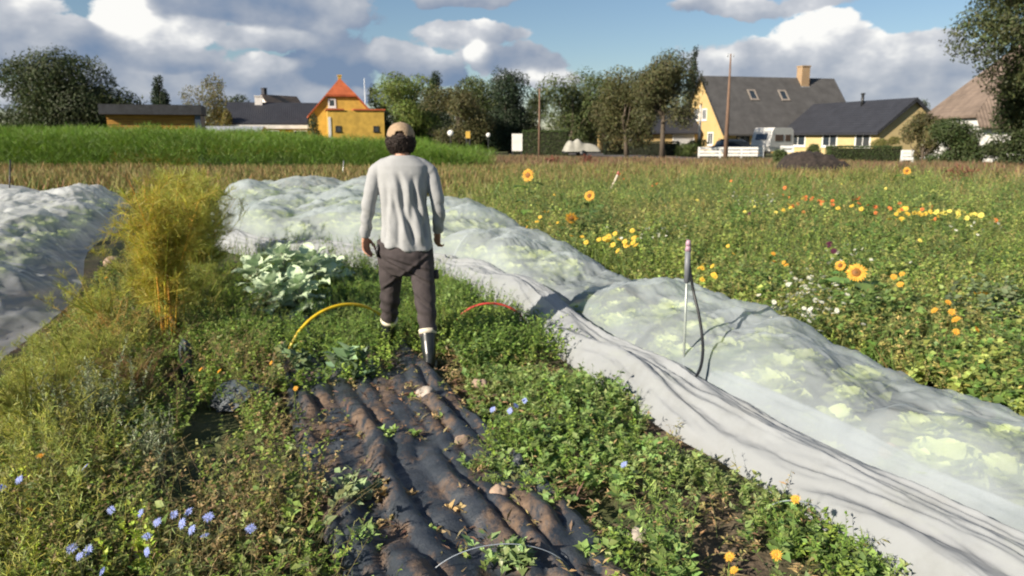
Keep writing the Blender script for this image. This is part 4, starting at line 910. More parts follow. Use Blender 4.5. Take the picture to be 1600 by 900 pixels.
# straw and crumbs
n = 9000
S = rng.uniform(.1, 1.7, n); T = rng.uniform(.6, 6.6, n); k = fbm(S * 2.2, T * 2.2, 44, 3) > .50; S, T = S[k], T[k]; n = len(S); p = st(S, T, .045 + .03 * rng.random(n))
m = MB(); m.leaves(T_LANCE, p, rng.normal(size=(n, 3)) * (1, 1, .18), np.c_[rng.normal(size=(n, 2)) * .3, np.ones(n)], rng.uniform(.02, .09, n), np.where((rng.random(n) < .5)[:, None], vary((.24, .15, .075), n), vary((.12, .075, .045), n)), .6)
tag(m.build('straw_litter', DRY), kind='stuff')

# hoops, wire and hose
def hoop(name, label, f0, f1, h, r, mat, cat, sag=2.0, n=48, zb=-.05):
    th = np.linspace(0, np.pi, n); a_, b_ = np.array(f0[:2]), np.array(f1[:2]); c = (a_ + b_) / 2; d = (b_ - a_) / 2
    P_ = np.c_[c[0] - d[0] * np.sign(np.cos(th)) * np.abs(np.cos(th)) ** (2 / sag), c[1] - d[1] * np.sign(np.cos(th)) * np.abs(np.cos(th)) ** (2 / sag), zb + (h - zb) * np.sin(th) ** (2 / sag)]
    m = MB(); m.tube(P_, r, 10, True, (0, 0, 1)); return tag(m.build(name, mat), label, cat)
YP = M_plain('yellow_plastic', (.66, .47, .012), .4, .12, 12, c2=(.5, .33, .02))
yh = hoop('tunnel_hoop', 'arched yellow plastic hoop standing in the weeds behind the fabric', on(447, 572), on(622, 540), .40, .013, YP, 'hoop')
hoop('tunnel_hoop', 'arched faded red plastic hoop right of the boots', on(702, 524), on(828, 520), .27, .010, M_plain('red_plastic', (.50, .055, .045), .45, .15, 10), 'hoop')
WIRE = M_plain('pale_pipe', (.27, .31, .36), .35, .1, 9)
hoop('wire_hoop', 'thin pale hoop arching over the fabric at the bottom edge', on(650, 925), on(905, 905), .17, .0018, WIRE, 'hoop'); hoop('wire_hoop', 'thin pale hoop in the weeds next to the fleece roll', on(1176, 815), on(1310, 830), .12, .0024, WIRE, 'hoop')
# sprinkler riser with its black hose
b_ = on(1068, 578, .14); t_ = at(1075, 392, b_.y); sp_ = empty('sprinkler', (b_.x, b_.y, 0), 0, 'slim grey sprinkler riser with a mauve head standing in the net', 'sprinkler'); hz_ = t_.z; dx = t_.x - b_.x
m = MB(); m.tube([(0, 0, -.1), (dx, 0, hz_)], .0085, 10); m.build('riser', M_plain('galvanised_tube', (.36, .40, .37), .35, .15, 20, 0, .3), sp_)
m = MB(); m.tube([(dx * .78, 0, hz_ * .78), (dx, 0, hz_ * 1.0)], .019, 10); m.build('sleeve', M_plain('grey_sleeve', (.16, .17, .19), .5), sp_)
m = MB(); m.tube([(dx, 0, hz_), (dx, 0, hz_ + .035)], [.022, .014], 12); m.tube([(dx - .04, 0, hz_ + .02), (dx + .045, 0, hz_ + .02)], .009, 8); m.tube([(dx, 0, hz_ + .036), (dx, 0, hz_ + .07)], [.020, .012], 12)
m.build('sprinkler_head', M_plain('mauve_plastic', (.42, .27, .34), .5), sp_)
hp = [(1083, 455, 0), (1091, 485, -.08), (1097, 520, -.18), (1099, 550, -.28), (1095, 578, -.38), (1084, 594, -.45)]
P_ = np.array([np.array(at(x, y, b_.y + dy)) - np.array((b_.x, b_.y, 0)) for x, y, dy in hp]); P_ = np.vstack([[(dx * .97, 0, hz_ * .97)], P_])
d = np.r_[0, np.cumsum(np.linalg.norm(np.diff(P_, axis=0), axis=1))]; u = np.linspace(0, d[-1], 40); P_ = np.stack([np.interp(u, d, P_[:, i]) for i in range(3)], 1)
for _ in range(8): P_[1:-1] = (P_[:-2] + P_[1:-1] * 2 + P_[2:]) / 4
m = MB(); m.tube(P_, .0095, 8, True, (0, 1, 0)); m.build('hose', DARK, sp_)
# grey folded pot of black film by the fennel
def film(px, py, label, sx, sy, hz, rot, seed):
    b_ = on(px, py); U, V = np.meshgrid(np.linspace(-1, 1, 40), np.linspace(0, 1, 30), indexing='ij')
    x = U * sx * (.6 + .4 * V) ; z = hz * np.sin(V * 2.2) * (1 - .35 * U ** 2) + .03 * ridged(U * 2, V * 3, seed); y = sy * V + .05 * fbm(U * 3, V * 2, seed, 2)
    m = MB(); m.grid(np.stack([x, y, z], -1)); o = m.build('mulch_flap', FLAP, None, False, (b_.x, b_.y, 0)); o.rotation_euler = (0, 0, rot); tag(o, label, 'mulch flap')
FLAP = M_plain('blue_black_film', (.07, .09, .11), .5, .4, 8, .3)
film(292, 592, 'upright blue black flap of mulch film beside the yellow fennel', .055, .08, .25, R(20), 3); film(338, 646, 'folded black flap of mulch film lying among the weeds', .20, .24, .13, R(-35), 5)

# ------------------------------------------------------------------ weeds
def herbs(m, base, H, nleaf, ll, col, tmpl=T_OVATE, lean=.25, tilt=(-.2, .9), f0=.15, taper=.45, var=.2, stem=(.07, .10, .03), sr=.0022, wid=1.0, drop=0.0):
    """herbaceous plants: a leaning stem each, leaves winding up it"""
    N = len(base); H = np.broadcast_to(np.asarray(H, float), (N,))
    ln = rng.normal(size=(N, 2)) * lean; top = base + np.c_[ln * H[:, None], H]
    mid = base * .5 + top * .5 - np.c_[ln * H[:, None] * .18, np.zeros(N)]
    if sr: m.sticks(base, mid, sr, sr * .8, stem); m.sticks(mid, top, sr * .8, sr * .4, stem)
    f = rng.uniform(f0, 1.0, (N, nleaf)); az = rng.uniform(0, 6.28, (N, nleaf)); tl = rng.uniform(*tilt, (N, nleaf))
    P0 = np.where((f < .5)[..., None], base[:, None] * (1 - 2 * f[..., None]) + mid[:, None] * 2 * f[..., None], mid[:, None] * (2 - 2 * f[..., None]) + top[:, None] * (2 * f[..., None] - 1))
    ax = np.stack([np.cos(az) * np.cos(tl), np.sin(az) * np.cos(tl), np.sin(tl)], -1)
    up = np.stack([-np.cos(az) * np.sin(tl), -np.sin(az) * np.sin(tl), np.cos(tl)], -1) + .35 * rng.normal(size=(N, nleaf, 3)); up = sunward(up, .55)
    sz = ll * (1 - taper * f) * rng.uniform(.55, 1.25, (N, nleaf))
    c = np.asarray(col, float); c = np.tile(c, (N, 1)) if c.ndim == 1 else c
    c = c * (1 + var * rng.normal(size=(N, 1)).clip(-2, 2)); c = c[:, None] * (1 + .16 * rng.normal(size=(N, nleaf, 1)).clip(-2, 2)) * (1 + .07 * rng.normal(size=(N, nleaf, 3)).clip(-2, 2))
    m.leaves(tmpl, P0.reshape(-1, 3), ax.reshape(-1, 3), up.reshape(-1, 3), sz.ravel(), np.clip(c.reshape(-1, 3), .003, .9), wid)
    return top
def bed(n, S0, S1, T0, T1, keep=None, near=1.0):
    S = rng.uniform(S0, S1, n); T = T0 + (T1 - T0) * rng.random(n) ** near
    if keep is not None: k = keep(S, T); S, T = S[k], T[k]
    return S, T, st(S, T)
GREEN = (.085, .140, .020); BRIGHT = (.135, .195, .026); GREY = (.105, .135, .075); OLIVE = (.105, .105, .026); YELG = (.20, .185, .022); STRAW = (.22, .155, .07); RUST = (.15, .08, .04)
# the lush strip between fabric and fleece
BOOT = np.array((-.62, 5.39))
def clear(S, T):
    p = st(S, T); dx = p[:, 0] - BOOT[0]; dy = p[:, 1] - BOOT[1]; return ~((np.abs(dx + .11 * dy) < .27) & (dy < .25) & (dy > -1.3))
def kR(S, T): return clear(S, T) & (S < 2.28 + .10 * np.sin(T * 3.3) + .04 * np.maximum(0, T - 3)) & (S > 1.36 + .62 * (fbm(T * 1.5, S * .5, 51, 3) - .5) * 2 + .10 * np.sin(T * 2.1)) & (fbm(S * 2.2, T * 2.2, 52, 3) > .44)
m = MB()
def clump(S, T): return fbm(S * 2.0 + 3, T * 2.0, 54, 3)
S, T, b = bed(5200, .9, 2.5, .6, 7.6, kR, 1.15)
sp = vnoise(S * 2.7 + 1.5 * fbm(S * 4, T * 4, 58, 2), T * 2.7, 53) + .16 * rng.normal(size=len(S)); rim = np.clip((2.62 - S) / .7, .3, 1) * np.clip((S - .95) / .5, .4, 1)
ht = (.05 + .46 * np.clip(clump(S, T) - .30, 0, 1)) * rim * rng.uniform(.7, 1.25, len(S))
for lo, hi, n_, ll, c, tm, w_, tl in ((-9, .26, 18, .042, BRIGHT, T_OVATE, 1.0, (-.2, .9)), (.26, .44, 22, .040, GREEN, T_LANCE, 1.5, (-.2, 1.1)), (.44, .60, 13, .066, (.115, .175, .045), T_OVATE, 1.1, (0, .9)), (.60, .78, 40, .040, (.12, .175, .03), T_HAIR, 3.0, (-.3, 1.2)), (.78, 9, 15, .050, (.15, .19, .06), T_OVATE, .8, (.1, 1.1))):
    k = (sp > lo) & (sp <= hi); herbs(m, b[k], ht[k] * (1.15 if n_ > 20 else 1), n_, ll, c, tm, .42, tl, sr=.0018, wid=w_)
S, T, b = bed(300, .4, 1.55, .8, 5.8, lambda S, T: fbm(S * 2.4, T * 2.4, 59, 3) > .50); herbs(m, b, .03 + .10 * rng.random(len(b)), 11, .05, np.where(rng.random((len(b), 1)) < .6, (.12, .17, .04), (.17, .14, .055)), T_OVATE, .6, sr=.0016)
S, T, b = bed(500, 1.0, 2.3, .7, 6.5); herbs(m, b, .04 + .12 * rng.random(len(b)), 12, .05, np.where(rng.random((len(b), 1)) < .5, STRAW, (.17, .15, .05)), T_LANCE, .8, sr=.0016)
tag(m.build('leafy_weeds', LEAF), kind='stuff')
# green growth round the walker, beyond the fabric
def kM(S, T): return clear(S, T) & (fbm(S * 1.9, T * 1.9, 61, 3) > .43) & ~((np.abs(S - .85) < .5) & (T < 4.85))
m = MB()
S, T, b = bed(3000, -.2, 2.45, 4.9, 9.4, kM); k = fbm(S * 1.5, T * 1.5, 63, 3)[:, None]
herbs(m, b, .12 + .22 * fbm(S, T, 64, 2), 20, .045, np.where(k > .52, BRIGHT, GREEN), T_OVATE, .35, sr=.0018)
S, T, b = bed(1900, -.3, 2.4, 5.2, 11, kM); herbs(m, b, .2 + .2 * rng.random(len(b)), 40, .045, np.where(rng.random((len(b), 1)) < .5, (.085, .15, .025), (.12, .16, .03)), T_HAIR, .3, sr=.0018, wid=3.2, tilt=(-.3, 1.2))
S, T, b = bed(900, .1, 2.2, 4.3, 6.3, lambda S, T: clear(S, T) | (rng.random(len(S)) < .5)); herbs(m, b, .03 + .05 * rng.random(len(b)), 14, .05, np.where(rng.random((len(b), 1)) < .5, STRAW, (.12, .12, .035)), T_LANCE, .7, sr=.0016)
tag(m.build('path_weeds', LEAF), kind='stuff')
# the tangle left of the fabric
m = MB()
FLAPS = [on(292, 600), on(340, 655)]
def clear2(S, T):
    p = st(S, T); k = np.ones(len(S), bool)
    for f in FLAPS: k &= ~((np.abs(p[:, 0] - f.x + .3 * (p[:, 1] - f.y)) < .17) & (p[:, 1] - f.y < .15) & (p[:, 1] - f.y > -.5))
    return k
def kL(S, T): return (S > -1.42) & (S < .34 + .18 * (fbm(T * 1.5, S, 71, 3) - .5) * 2) & (fbm(S * 2.1, T * 2.1, 72, 3) > .33) & ~((S > -.35) & (T < 5.2) & (T > 3.4) & (fbm(S * 2, T * 2, 79, 3) < .46)) & clear2(S, T)
S, T, b = bed(5200, -1.5, .40, .5, 8.5, kL, 1.1); k = fbm(S * 1.3, T * 1.3, 73, 3)[:, None] + .12 * rng.normal(size=(len(b), 1))
c = np.where(k > .56, (.13, .195, .026), np.where(k > .43, (.135, .175, .03), np.where(k > .365, (.17, .15, .045), (.18, .13, .055))))
low = np.clip((S + 1.5) / .7, .25, 1); herbs(m, b, (.10 + .26 * fbm(S * 1.1, T * 1.1, 74, 2)) * low, 19, .034, c, T_OVATE, .45, sr=.0016)
S, T, b = bed(700, -1.35, .34, .5, 8.5, kL, 1.1); herbs(m, b, (.08 + .22 * rng.random(len(b))) * np.clip((S + 1.5) / .7, .3, 1), 11, .075, np.where(rng.random((len(b), 1)) < .5, (.12, .165, .035), (.14, .16, .06)), T_OVATE, .4, sr=.002)
S, T, b = bed(2000, -1.45, .3, .5, 8.5, kL, 1.1); c = np.where(rng.random((len(b), 1)) < .4, (.15, .155, .03), np.where(rng.random((len(b), 1)) < .3, STRAW, (.13, .15, .05)))
herbs(m, b, (.16 + .26 * rng.random(len(b))) * np.clip((S + 1.5) / .7, .25, 1), 30, .04, c, T_HAIR, .5, sr=.0017, wid=2.2, tilt=(-.6, 1.2), stem=(.14, .11, .05))
S, T, b = bed(800, -1.4, -.5, 2.6, 6.8, lambda S, T: S < -.55 - .0 * T); herbs(m, b, (.2 + .25 * rng.random(len(b))) * np.clip((S + 1.6) / .7, .25, 1), 60, .055, np.where(rng.random((len(b), 1)) < .6, (.20, .205, .03), (.14, .17, .034)), T_HAIR, .3, sr=.002, wid=2.2, tilt=(-.3, 1.2), stem=(.13, .13, .03))
S, T, b = bed(260, -1.5, -1.0, 1.0, 3.6); herbs(m, b, .25 + .15 * rng.random(len(b)), 30, .05, (.16, .20, .025), T_LANCE, .25, sr=.002, wid=1.4)
S, T, b = bed(1200, -1.3, -.05, 6.3, 10.5, lambda S, T: fbm(S * 1.7, T * 1.7, 75, 3) > .42); herbs(m, b, (.2 + .28 * rng.random(len(b))) * np.clip((S + 1.5) / .7, .3, 1), 26, .05, np.where(rng.random((len(b), 1)) < .5, (.075, .11, .024), OLIVE), T_OVATE, .3, sr=.002)
tag(m.build('tangled_weeds', LEAF), kind='stuff')
# silvery wormwood clumps at left
def wormwood(px, py, label, h, n=26, spread=.16):
    b_ = on(px, py); m = MB(); b = np.c_[rng.normal(size=(n, 2)) * spread * .5, np.zeros(n)]
    herbs(m, b, h * rng.uniform(.6, 1.1, n), 70, .045, (.13, .155, .085), T_LANCE, .22, (.2, 1.2), .1, .5, .12, (.13, .13, .07), .0025, .9)
    tag(m.build('wormwood', LEAF_WAX, loc=(b_.x, b_.y, 0)), label, 'plant')
wormwood(118, 700, 'grey green wormwood clump left of the dark gap', .46); wormwood(178, 690, 'grey green wormwood clump below the fennel', .50); wormwood(245, 745, 'small grey green wormwood in the tangle above the chicory', .34)
# bright yellow green seedling shoots at the very bottom left
def shoots(px, py, label, n=9, h=.2):
    b_ = on(px, py); m = MB(); b = np.c_[rng.normal(size=(n, 2)) * .07, np.zeros(n)]
    herbs(m, b, h * rng.uniform(.7, 1.1, n), 22, .045, (.24, .30, .03), T_OVATE, .15, (.1, 1.0), .3, .5, .1, (.2, .2, .04), .0035)
    tag(m.build('spurge', LEAF, loc=(b_.x, b_.y, 0)), label, 'plant')
shoots(90, 925, 'lime yellow spurge shoots at the bottom left corner', 12, .25); shoots(228, 915, 'lime yellow spurge shoots below the chicory flowers', 11, .30); shoots(20, 800, 'lime yellow spurge tuft at the left edge', 8, .24)
# small plants growing through the fabric
def weed_plant(px, py, label, h, n, ll, col, tmpl=T_OVATE, z=.03, tilt=(.1, 1.1)):
    b_ = on(px, py, z); m = MB(); b = np.c_[rng.normal(size=(n, 2)) * .05, np.zeros(n)]
    herbs(m, b, h * rng.uniform(.6, 1.1, n), 12, ll, col, tmpl, .5, tilt, .1, .3, .15, (.10, .12, .05), .0025)
    return tag(m.build('weed_plant', LEAF_WAX, loc=(b_.x, b_.y, z)), label, 'plant')
weed_plant(570, 790, 'grey green weed growing in a slit of the black fabric', .13, 7, .075, (.15, .20, .09)); weed_plant(520, 783, 'single wilting leaf tuft left of the grey green weed', .07, 3, .07, (.16, .19, .09))
weed_plant(612, 690, 'small light green weed at the upper part of the fabric', .06, 8, .05, (.14, .21, .04)); weed_plant(625, 785, 'withered brown weed in a slit of the fabric', .08, 8, .05, (.15, .11, .045))
weed_plant(560, 868, 'upright green weed near the bottom of the fabric', .15, 5, .07, (.13, .20, .05), T_LANCE); weed_plant(800, 895, 'leafy pale green weed at the bottom of the fabric', .16, 14, .06, (.12, .18, .06))
weed_plant(742, 815, 'curled straw coloured weed on the fabric', .05, 5, .06, (.25, .18, .07)); weed_plant(545, 600, 'broad leaved brassica seedling at the top of the fabric', .24, 6, .13, (.12, .18, .10)); weed_plant(480, 585, 'small brassica seedling under the yellow hoop', .2, 5, .10, (.11, .17, .08))
# ------------------------------------------------------------------ the flower meadow right of the net
def kMead(p):
    S, T = to_st(p[:, 0], p[:, 1]); return (S > 4.35) | (T > 21.5)
m = MB()
p = wedge(9000, 4.2, 33, -5, 44); p = p[kMead(p)]; k = fbm(p[:, 0] * .6, p[:, 1] * .6, 81, 3)[:, None] + .10 * rng.normal(size=(len(p), 1)); r = np.hypot(p[:, 0], p[:, 1])
c = np.where(k > .58, (.145, .20, .03), np.where(k > .47, (.175, .195, .042), (.23, .205, .06)))
herbs(m, p, (.22 + .26 * fbm(p[:, 0] * .8, p[:, 1] * .8, 82, 2)) * np.clip(r / 11, .5, 1) + .006 * r, 18, .062, c, T_LANCE, .28, (-.1, 1.1), sr=.003, wid=1.7)
p = wedge(5200, 4.2, 26, 0, 44); p = p[kMead(p)]; herbs(m, p, (.2 + .3 * rng.random(len(p))) * np.clip(np.hypot(p[:, 0], p[:, 1]) / 11, .5, 1), 34, .05, np.where(rng.random((len(p), 1)) < .55, (.10, .125, .03), (.075, .115, .022)), T_LANCE, .3, (-.2, 1.2), sr=.0025, wid=.8)
p = wedge(2300, 4.2, 14, 12, 44); p = p[kMead(p)]; herbs(m, p, .15 + .2 * rng.random(len(p)), 14, .075, np.where(rng.random((len(p), 1)) < .5, (.07, .125, .02), (.10, .15, .03)), T_OVATE, .3, sr=.0025)
tag(m.build('meadow_herbs', LEAF), kind='stuff')
p = wedge(13000, 5, 40, -6, 44); S_, T_ = to_st(p[:, 0], p[:, 1]); p = p[kMead(p)]; r = np.hypot(p[:, 0], p[:, 1]); k = fbm(p[:, 0] * .4, p[:, 1] * .4, 85, 3)[:, None] + .12 * rng.normal(size=(len(p), 1)) + .010 * (r[:, None] - 16)
c = np.where(k > .62, vary((.15, .125, .045), len(p)), np.where(k > .5, vary((.12, .13, .035), len(p)), vary((.085, .125, .025), len(p))))
grass('meadow_grass', p, .20 + .010 * r, c, .6 + .015 * r.repeat(3), .55, 3, mat=LEAF)
n = 9000                                                          # green strip just behind the nets and left field margin
p = np.c_[rng.uniform(-26, 6, n), rng.uniform(19.5, 27, n), np.zeros(n)]; S_, T_ = to_st(p[:, 0], p[:, 1]); p = p[(T_ > 21.6) & (fbm(p[:, 0] * .5, p[:, 1] * .5, 88, 3) > .42)]
grass('margin_grass', p, .3, vary((.11, .13, .03), len(p)), 1.5, .4, 3, mat=LEAF)
# low bushes of the flower bed behind the near sunflowers
# ------------------------------------------------------------------ flowers one can count
def petal_ring(m, r0, r1, n, wid, col, z0=0.0, lift=.15, seed=0):
    r_ = np.random.default_rng(seed); a = np.arange(n) * 2 * np.pi / n + r_.normal(size=n) * .06
    ax = np.stack([np.cos(a), np.sin(a), np.full(n, lift) + r_.normal(size=n) * .1], 1); pos = np.stack([np.cos(a) * r0, np.sin(a) * r0, np.full(n, z0)], 1)
    m.leaves(T_OVATE, pos, ax, np.tile((0, 0, 1.), (n, 1)), (r1 - r0) * r_.uniform(.85, 1.12, n), np.clip(np.asarray(col) * (1 + .08 * r_.normal(size=(n, 1))), 0, .9), wid)
def blossom_mesh(name, r, n, col, ccol, cr=.3, wid=.7, rings=1, lift=.15, seed=0):
    m = MB()
    for k in range(rings): petal_ring(m, r * cr * .6, r * (1 - .22 * k), n, wid, np.asarray(col) * (1 - .06 * k), .002 * k, lift + .35 * k, seed + k)
    m.ell((0, 0, .001), (r * cr, r * cr, r * cr * .45), 12, 6, ccol); return m.mesh(name, PETAL)
B_CHIC = blossom_mesh('blossom', .021, 15, (.27, .34, .70), (.32, .37, .70), .22, .55); B_CAL = blossom_mesh('blossom', .026, 18, (.80, .42, .008), (.65, .28, .008), .34, .5, 2)
B_ORG = blossom_mesh('blossom', .030, 16, (.80, .20, .012), (.5, .1, .01), .32, .5, 2); B_YEL = blossom_mesh('blossom', .030, 12, (.82, .52, .012), (.6, .3, .01), .32, .7, 1)
B_LEM = blossom_mesh('blossom', .032, 12, (.78, .66, .10), (.6, .5, .05), .32, .7, 1); B_WHT = blossom_mesh('blossom', .015, 10, (.78, .78, .72), (.6, .6, .35), .35, .7, 1); B_PUR = blossom_mesh('blossom', .030, 14, (.10, .012, .05), (.08, .01, .04), .4, .6, 2)
STEM_M = {}
def flower(name, label, cat, group, pt, bm, sc=1.0, leaves_n=8, col=(.08, .12, .025), nb=1, spread=.05, ll=.045, base=None):
    """pt = where the blossom is; the stem runs down from it to the ground"""
    x, y, z = pt; gx, gy = (x + rng.normal() * .03, y + rng.normal() * .03) if base is None else base
    o = empty(name, (gx, gy, 0), 0, label, cat, group); m = MB(); tops = []
    for k in range(nb):
        q = np.array((x - gx, y - gy, z)) + (np.array((rng.normal() * spread, rng.normal() * spread, rng.normal() * spread * .6)) if k else 0)
        m.sticks([(0, 0, 0)], [q * .55 + np.array((rng.normal() * .015, rng.normal() * .015, 0))], .0032, .0026, col); e = m.v[-1][3:6].mean(0); m.sticks([e], [q], .0026, .0018, col); tops.append(q)
    n = leaves_n; f = rng.uniform(.05, .85, n)[:, None]; t_ = np.array(tops)[rng.integers(0, nb, n)]
    a = rng.uniform(0, 6.28, n); m.leaves(T_LANCE, t_ * f, np.stack([np.cos(a), np.sin(a), rng.uniform(0, .9, n)], 1), np.tile((0, 0, 1.), (n, 1)), ll * rng.uniform(.7, 1.3, n), vary(col, n), 1.5)
    m.build('stem', LEAF, o)
    for q in tops:
        h = link('blossom', bm, o, tuple(q)); s = sc * 1.05 * rng.uniform(.85, 1.15); h.scale = (s, s, s)
        v = Vector((rng.normal() * .5 + SUN_D.x * .45, rng.normal() * .5 - .45, .75)); h.rotation_euler = v.to_track_quat('Z', 'Y').to_euler()
    return o
for i, (x, y) in enumerate([(133, 730), (174, 797), (220, 802), (272, 804), (295, 800), (326, 808), (285, 818), (320, 837), (392, 826), (112, 857), (138, 860), (125, 869), (230, 838), (160, 893), (230, 862), (30, 750), (3, 762), (246, 816), (300, 828)]):
    flower('chicory', 'pale blue chicory flower in the tangled weeds at the lower left', 'flower', 'blue chicory at lower left', on(x, y, .24 + .05 * rng.random()), B_CHIC, .98, 5, (.09, .10, .04))
for x, y in ((820, 626), (797, 642), (806, 634), (975, 726), (770, 640)): flower('chicory', 'pale violet blue flower among the green weeds right of the fabric', 'flower', 'blue flowers right of the fabric', on(x, y, .28), B_CHIC, .9, 4)
for x, y, lb in ((1140, 870, 'orange yellow marigold at the bottom edge, upper of the pair'), (1147, 891, 'orange yellow marigold at the bottom edge, lower of the pair'), (1243, 780, 'yellow marigold blooming right beside the fleece roll'),
                 (1213, 867, 'faded yellow marigold low in the weeds by the fleece'), (462, 607, 'yellow marigold left of the top of the fabric'), (424, 567, 'pale yellow marigold left of the yellow hoop foot'),
                 (314, 577, 'yellow marigold beside the upright black flap'), (343, 580, 'small yellow marigold right of the upright black flap'), (192, 421, 'yellow marigold right below the orange tan stone'), (166, 434, 'yellow marigold at the edge of the left net'),
                 (64, 712, 'small yellow flower above the lower left chicory'), (48, 797, 'small yellow flower far left among dry stems')):
    flower('marigold', lb, 'flower', None, on(x, y, .26), B_CAL, .72 if y > 700 else .75, 14, (.10, .15, .03))
def batch(pts, z, bm, sc, name, label, grp, nb=1, spread=.06):
    for x, y in pts: flower(name, label, 'flower', grp, on(x + rng.normal() * 1.5, y + rng.normal() * 1.5, z + rng.normal() * .02), bm, sc, 7, (.085, .12, .028), nb, spread)
batch([(938, 376), (945, 372), (953, 369), (960, 366), (968, 371), (975, 378), (985, 362), (990, 372), (993, 383), (958, 383), (968, 392), (978, 386), (984, 384), (948, 380), (996, 369), (988, 378)], .46, B_YEL, 1.25, 'coreopsis', 'golden flower of the dense cluster above the crop net', 'golden flower cluster behind the net')
batch([(1097, 413), (1098, 420), (1112, 416), (1096, 438), (1116, 433), (1117, 429), (1146, 397), (1135, 384), (1091, 419)], .40, B_YEL, .95, 'coreopsis', 'golden flower just right of the sprinkler', 'golden flowers right of the sprinkler')
batch([(1208, 397), (1211, 405), (1224, 410), (1230, 414), (1410, 428), (1405, 444), (1396, 432)], .42, B_CAL, 1.15, 'marigold', 'yellow marigold level with the near sunflowers', 'marigolds beside the near sunflowers')
batch([(1482, 471), (1485, 486), (1494, 500), (1526, 516), (1496, 519), (1461, 485)], .36, B_CAL, 1.2, 'marigold', 'yellow marigold in the column of blooms at the right meadow edge', 'marigolds at the right meadow edge')
batch([(865, 305), (838, 345), (845, 338), (851, 331), (858, 328), (830, 346), (822, 355), (861, 350), (909, 372), (915, 376), (893, 367), (872, 349)], .45, B_YEL, 1.1, 'coreopsis', 'small yellow flower around the far sunflowers', 'small yellow flowers near the far sunflowers')
ob = [(1223, 305), (1233, 310), (1256, 305), (1270, 308), (1278, 314), (1283, 316), (1300, 320), (1310, 325), (1332, 313), (1343, 318), (1370, 325), (1388, 324), (1404, 322), (1407, 330), (1452, 323), (1461, 340), (1268, 311), (1290, 313), (1340, 308), (1555, 342), (1240, 322), (975, 283), (1025, 285), (1142, 292)]
batch(ob, .46, B_ORG, 1.35, 'pot_marigold', 'orange flower in the bright band across the meadow', 'orange band of flowers', 2, .10)
batch([(1402, 335), (1405, 331), (1409, 338), (1415, 333), (1421, 335), (1426, 331), (1432, 335), (1437, 332), (1441, 336), (1447, 333), (1452, 333), (1394, 337), (1411, 341), (1347, 325), (1312, 324), (1233, 320), (1225, 327)], .44, B_YEL, 1.45, 'coreopsis', 'golden flower in the yellow middle of the meadow band', 'yellow band of flowers', 2, .10)
batch([(1472, 333), (1477, 336), (1490, 333), (1500, 336), (1505, 331), (1512, 336), (1518, 337), (1525, 338), (1461, 330), (1442, 322), (1496, 340)], .44, B_LEM, 1.5, 'coreopsis', 'pale lemon flower at the right end of the meadow band', 'lemon flowers of the band', 2, .10)
batch([(1298, 380), (1302, 391), (1172, 334), (999, 361), (1296, 383)], .50, B_PUR, 1.3, 'dark_zinnia', 'dark purple flower head in the meadow', 'dark purple flowers')
batch([(1089, 310), (1163, 331), (1182, 323), (1316, 288), (1384, 293), (1437, 375), (1212, 331)], .46, B_LEM, 1.1, 'coreopsis', 'lone pale yellow flower dotted over the meadow', 'lone pale yellow flowers')
def white_clump(cx, cy, wx, wy, n, label, sc=1.3, z=.38):
    p = on(cx, cy, z); o = empty('white_flower_clump', (p.x, p.y, 0), 0, label, 'plant'); m = MB(); tops = []
    for k in range(n):
        q = on(cx + rng.normal() * wx * .5, cy + rng.normal() * wy * .45, z + rng.normal() * .04) - Vector((p.x, p.y, 0)); q.y += rng.normal() * .08; tops.append(q)
    t_ = np.array([tuple(q) for q in tops]); b = t_ * (.35, .35, 0); m.sticks(b, t_, .0022, .0014, (.09, .12, .035)); i = rng.integers(0, n, n * 6); f = rng.uniform(.2, .9, (n * 6, 1))
    m.leaves(T_LANCE, b[i] * (1 - f) + t_[i] * f, rng.normal(size=(n * 6, 3)) + (0, 0, .5), np.tile((0, 0, 1.), (n * 6, 1)), rng.uniform(.025, .06, n * 6), vary((.085, .12, .03), n * 6)); m.build('stem', LEAF, o)
    for q in tops: h = link('blossom', B_WHT, o, tuple(q)); s = sc * 1.15 * rng.uniform(.8, 1.25); h.scale = (s,) * 3; h.rotation_euler = (rng.normal() * .5 - .2, rng.normal() * .5, 0)
white_clump(1262, 466, 72, 54, 84, 'frothy clump of small white flowers left of the near sunflower'); white_clump(1225, 490, 30, 20, 16, 'few small white flowers at the net edge below the frothy clump')
white_clump(1325, 398, 60, 22, 22, 'small white flowers behind the near sunflower heads'); white_clump(1180, 312, 44, 18, 26, 'faint white flowers left of the orange band', 1.4, .5); white_clump(1020, 362, 70, 22, 34, 'scattered white flowers right of the golden cluster', 1.1, .45)
white_clump(1540, 350, 60, 20, 14, 'sparse white flowers at the right end of the meadow', 1.4, .45); white_clump(310, 330, 46, 24, 30, 'whitish blooms on the green plant beside the yellow fennel', 1.1, .85)
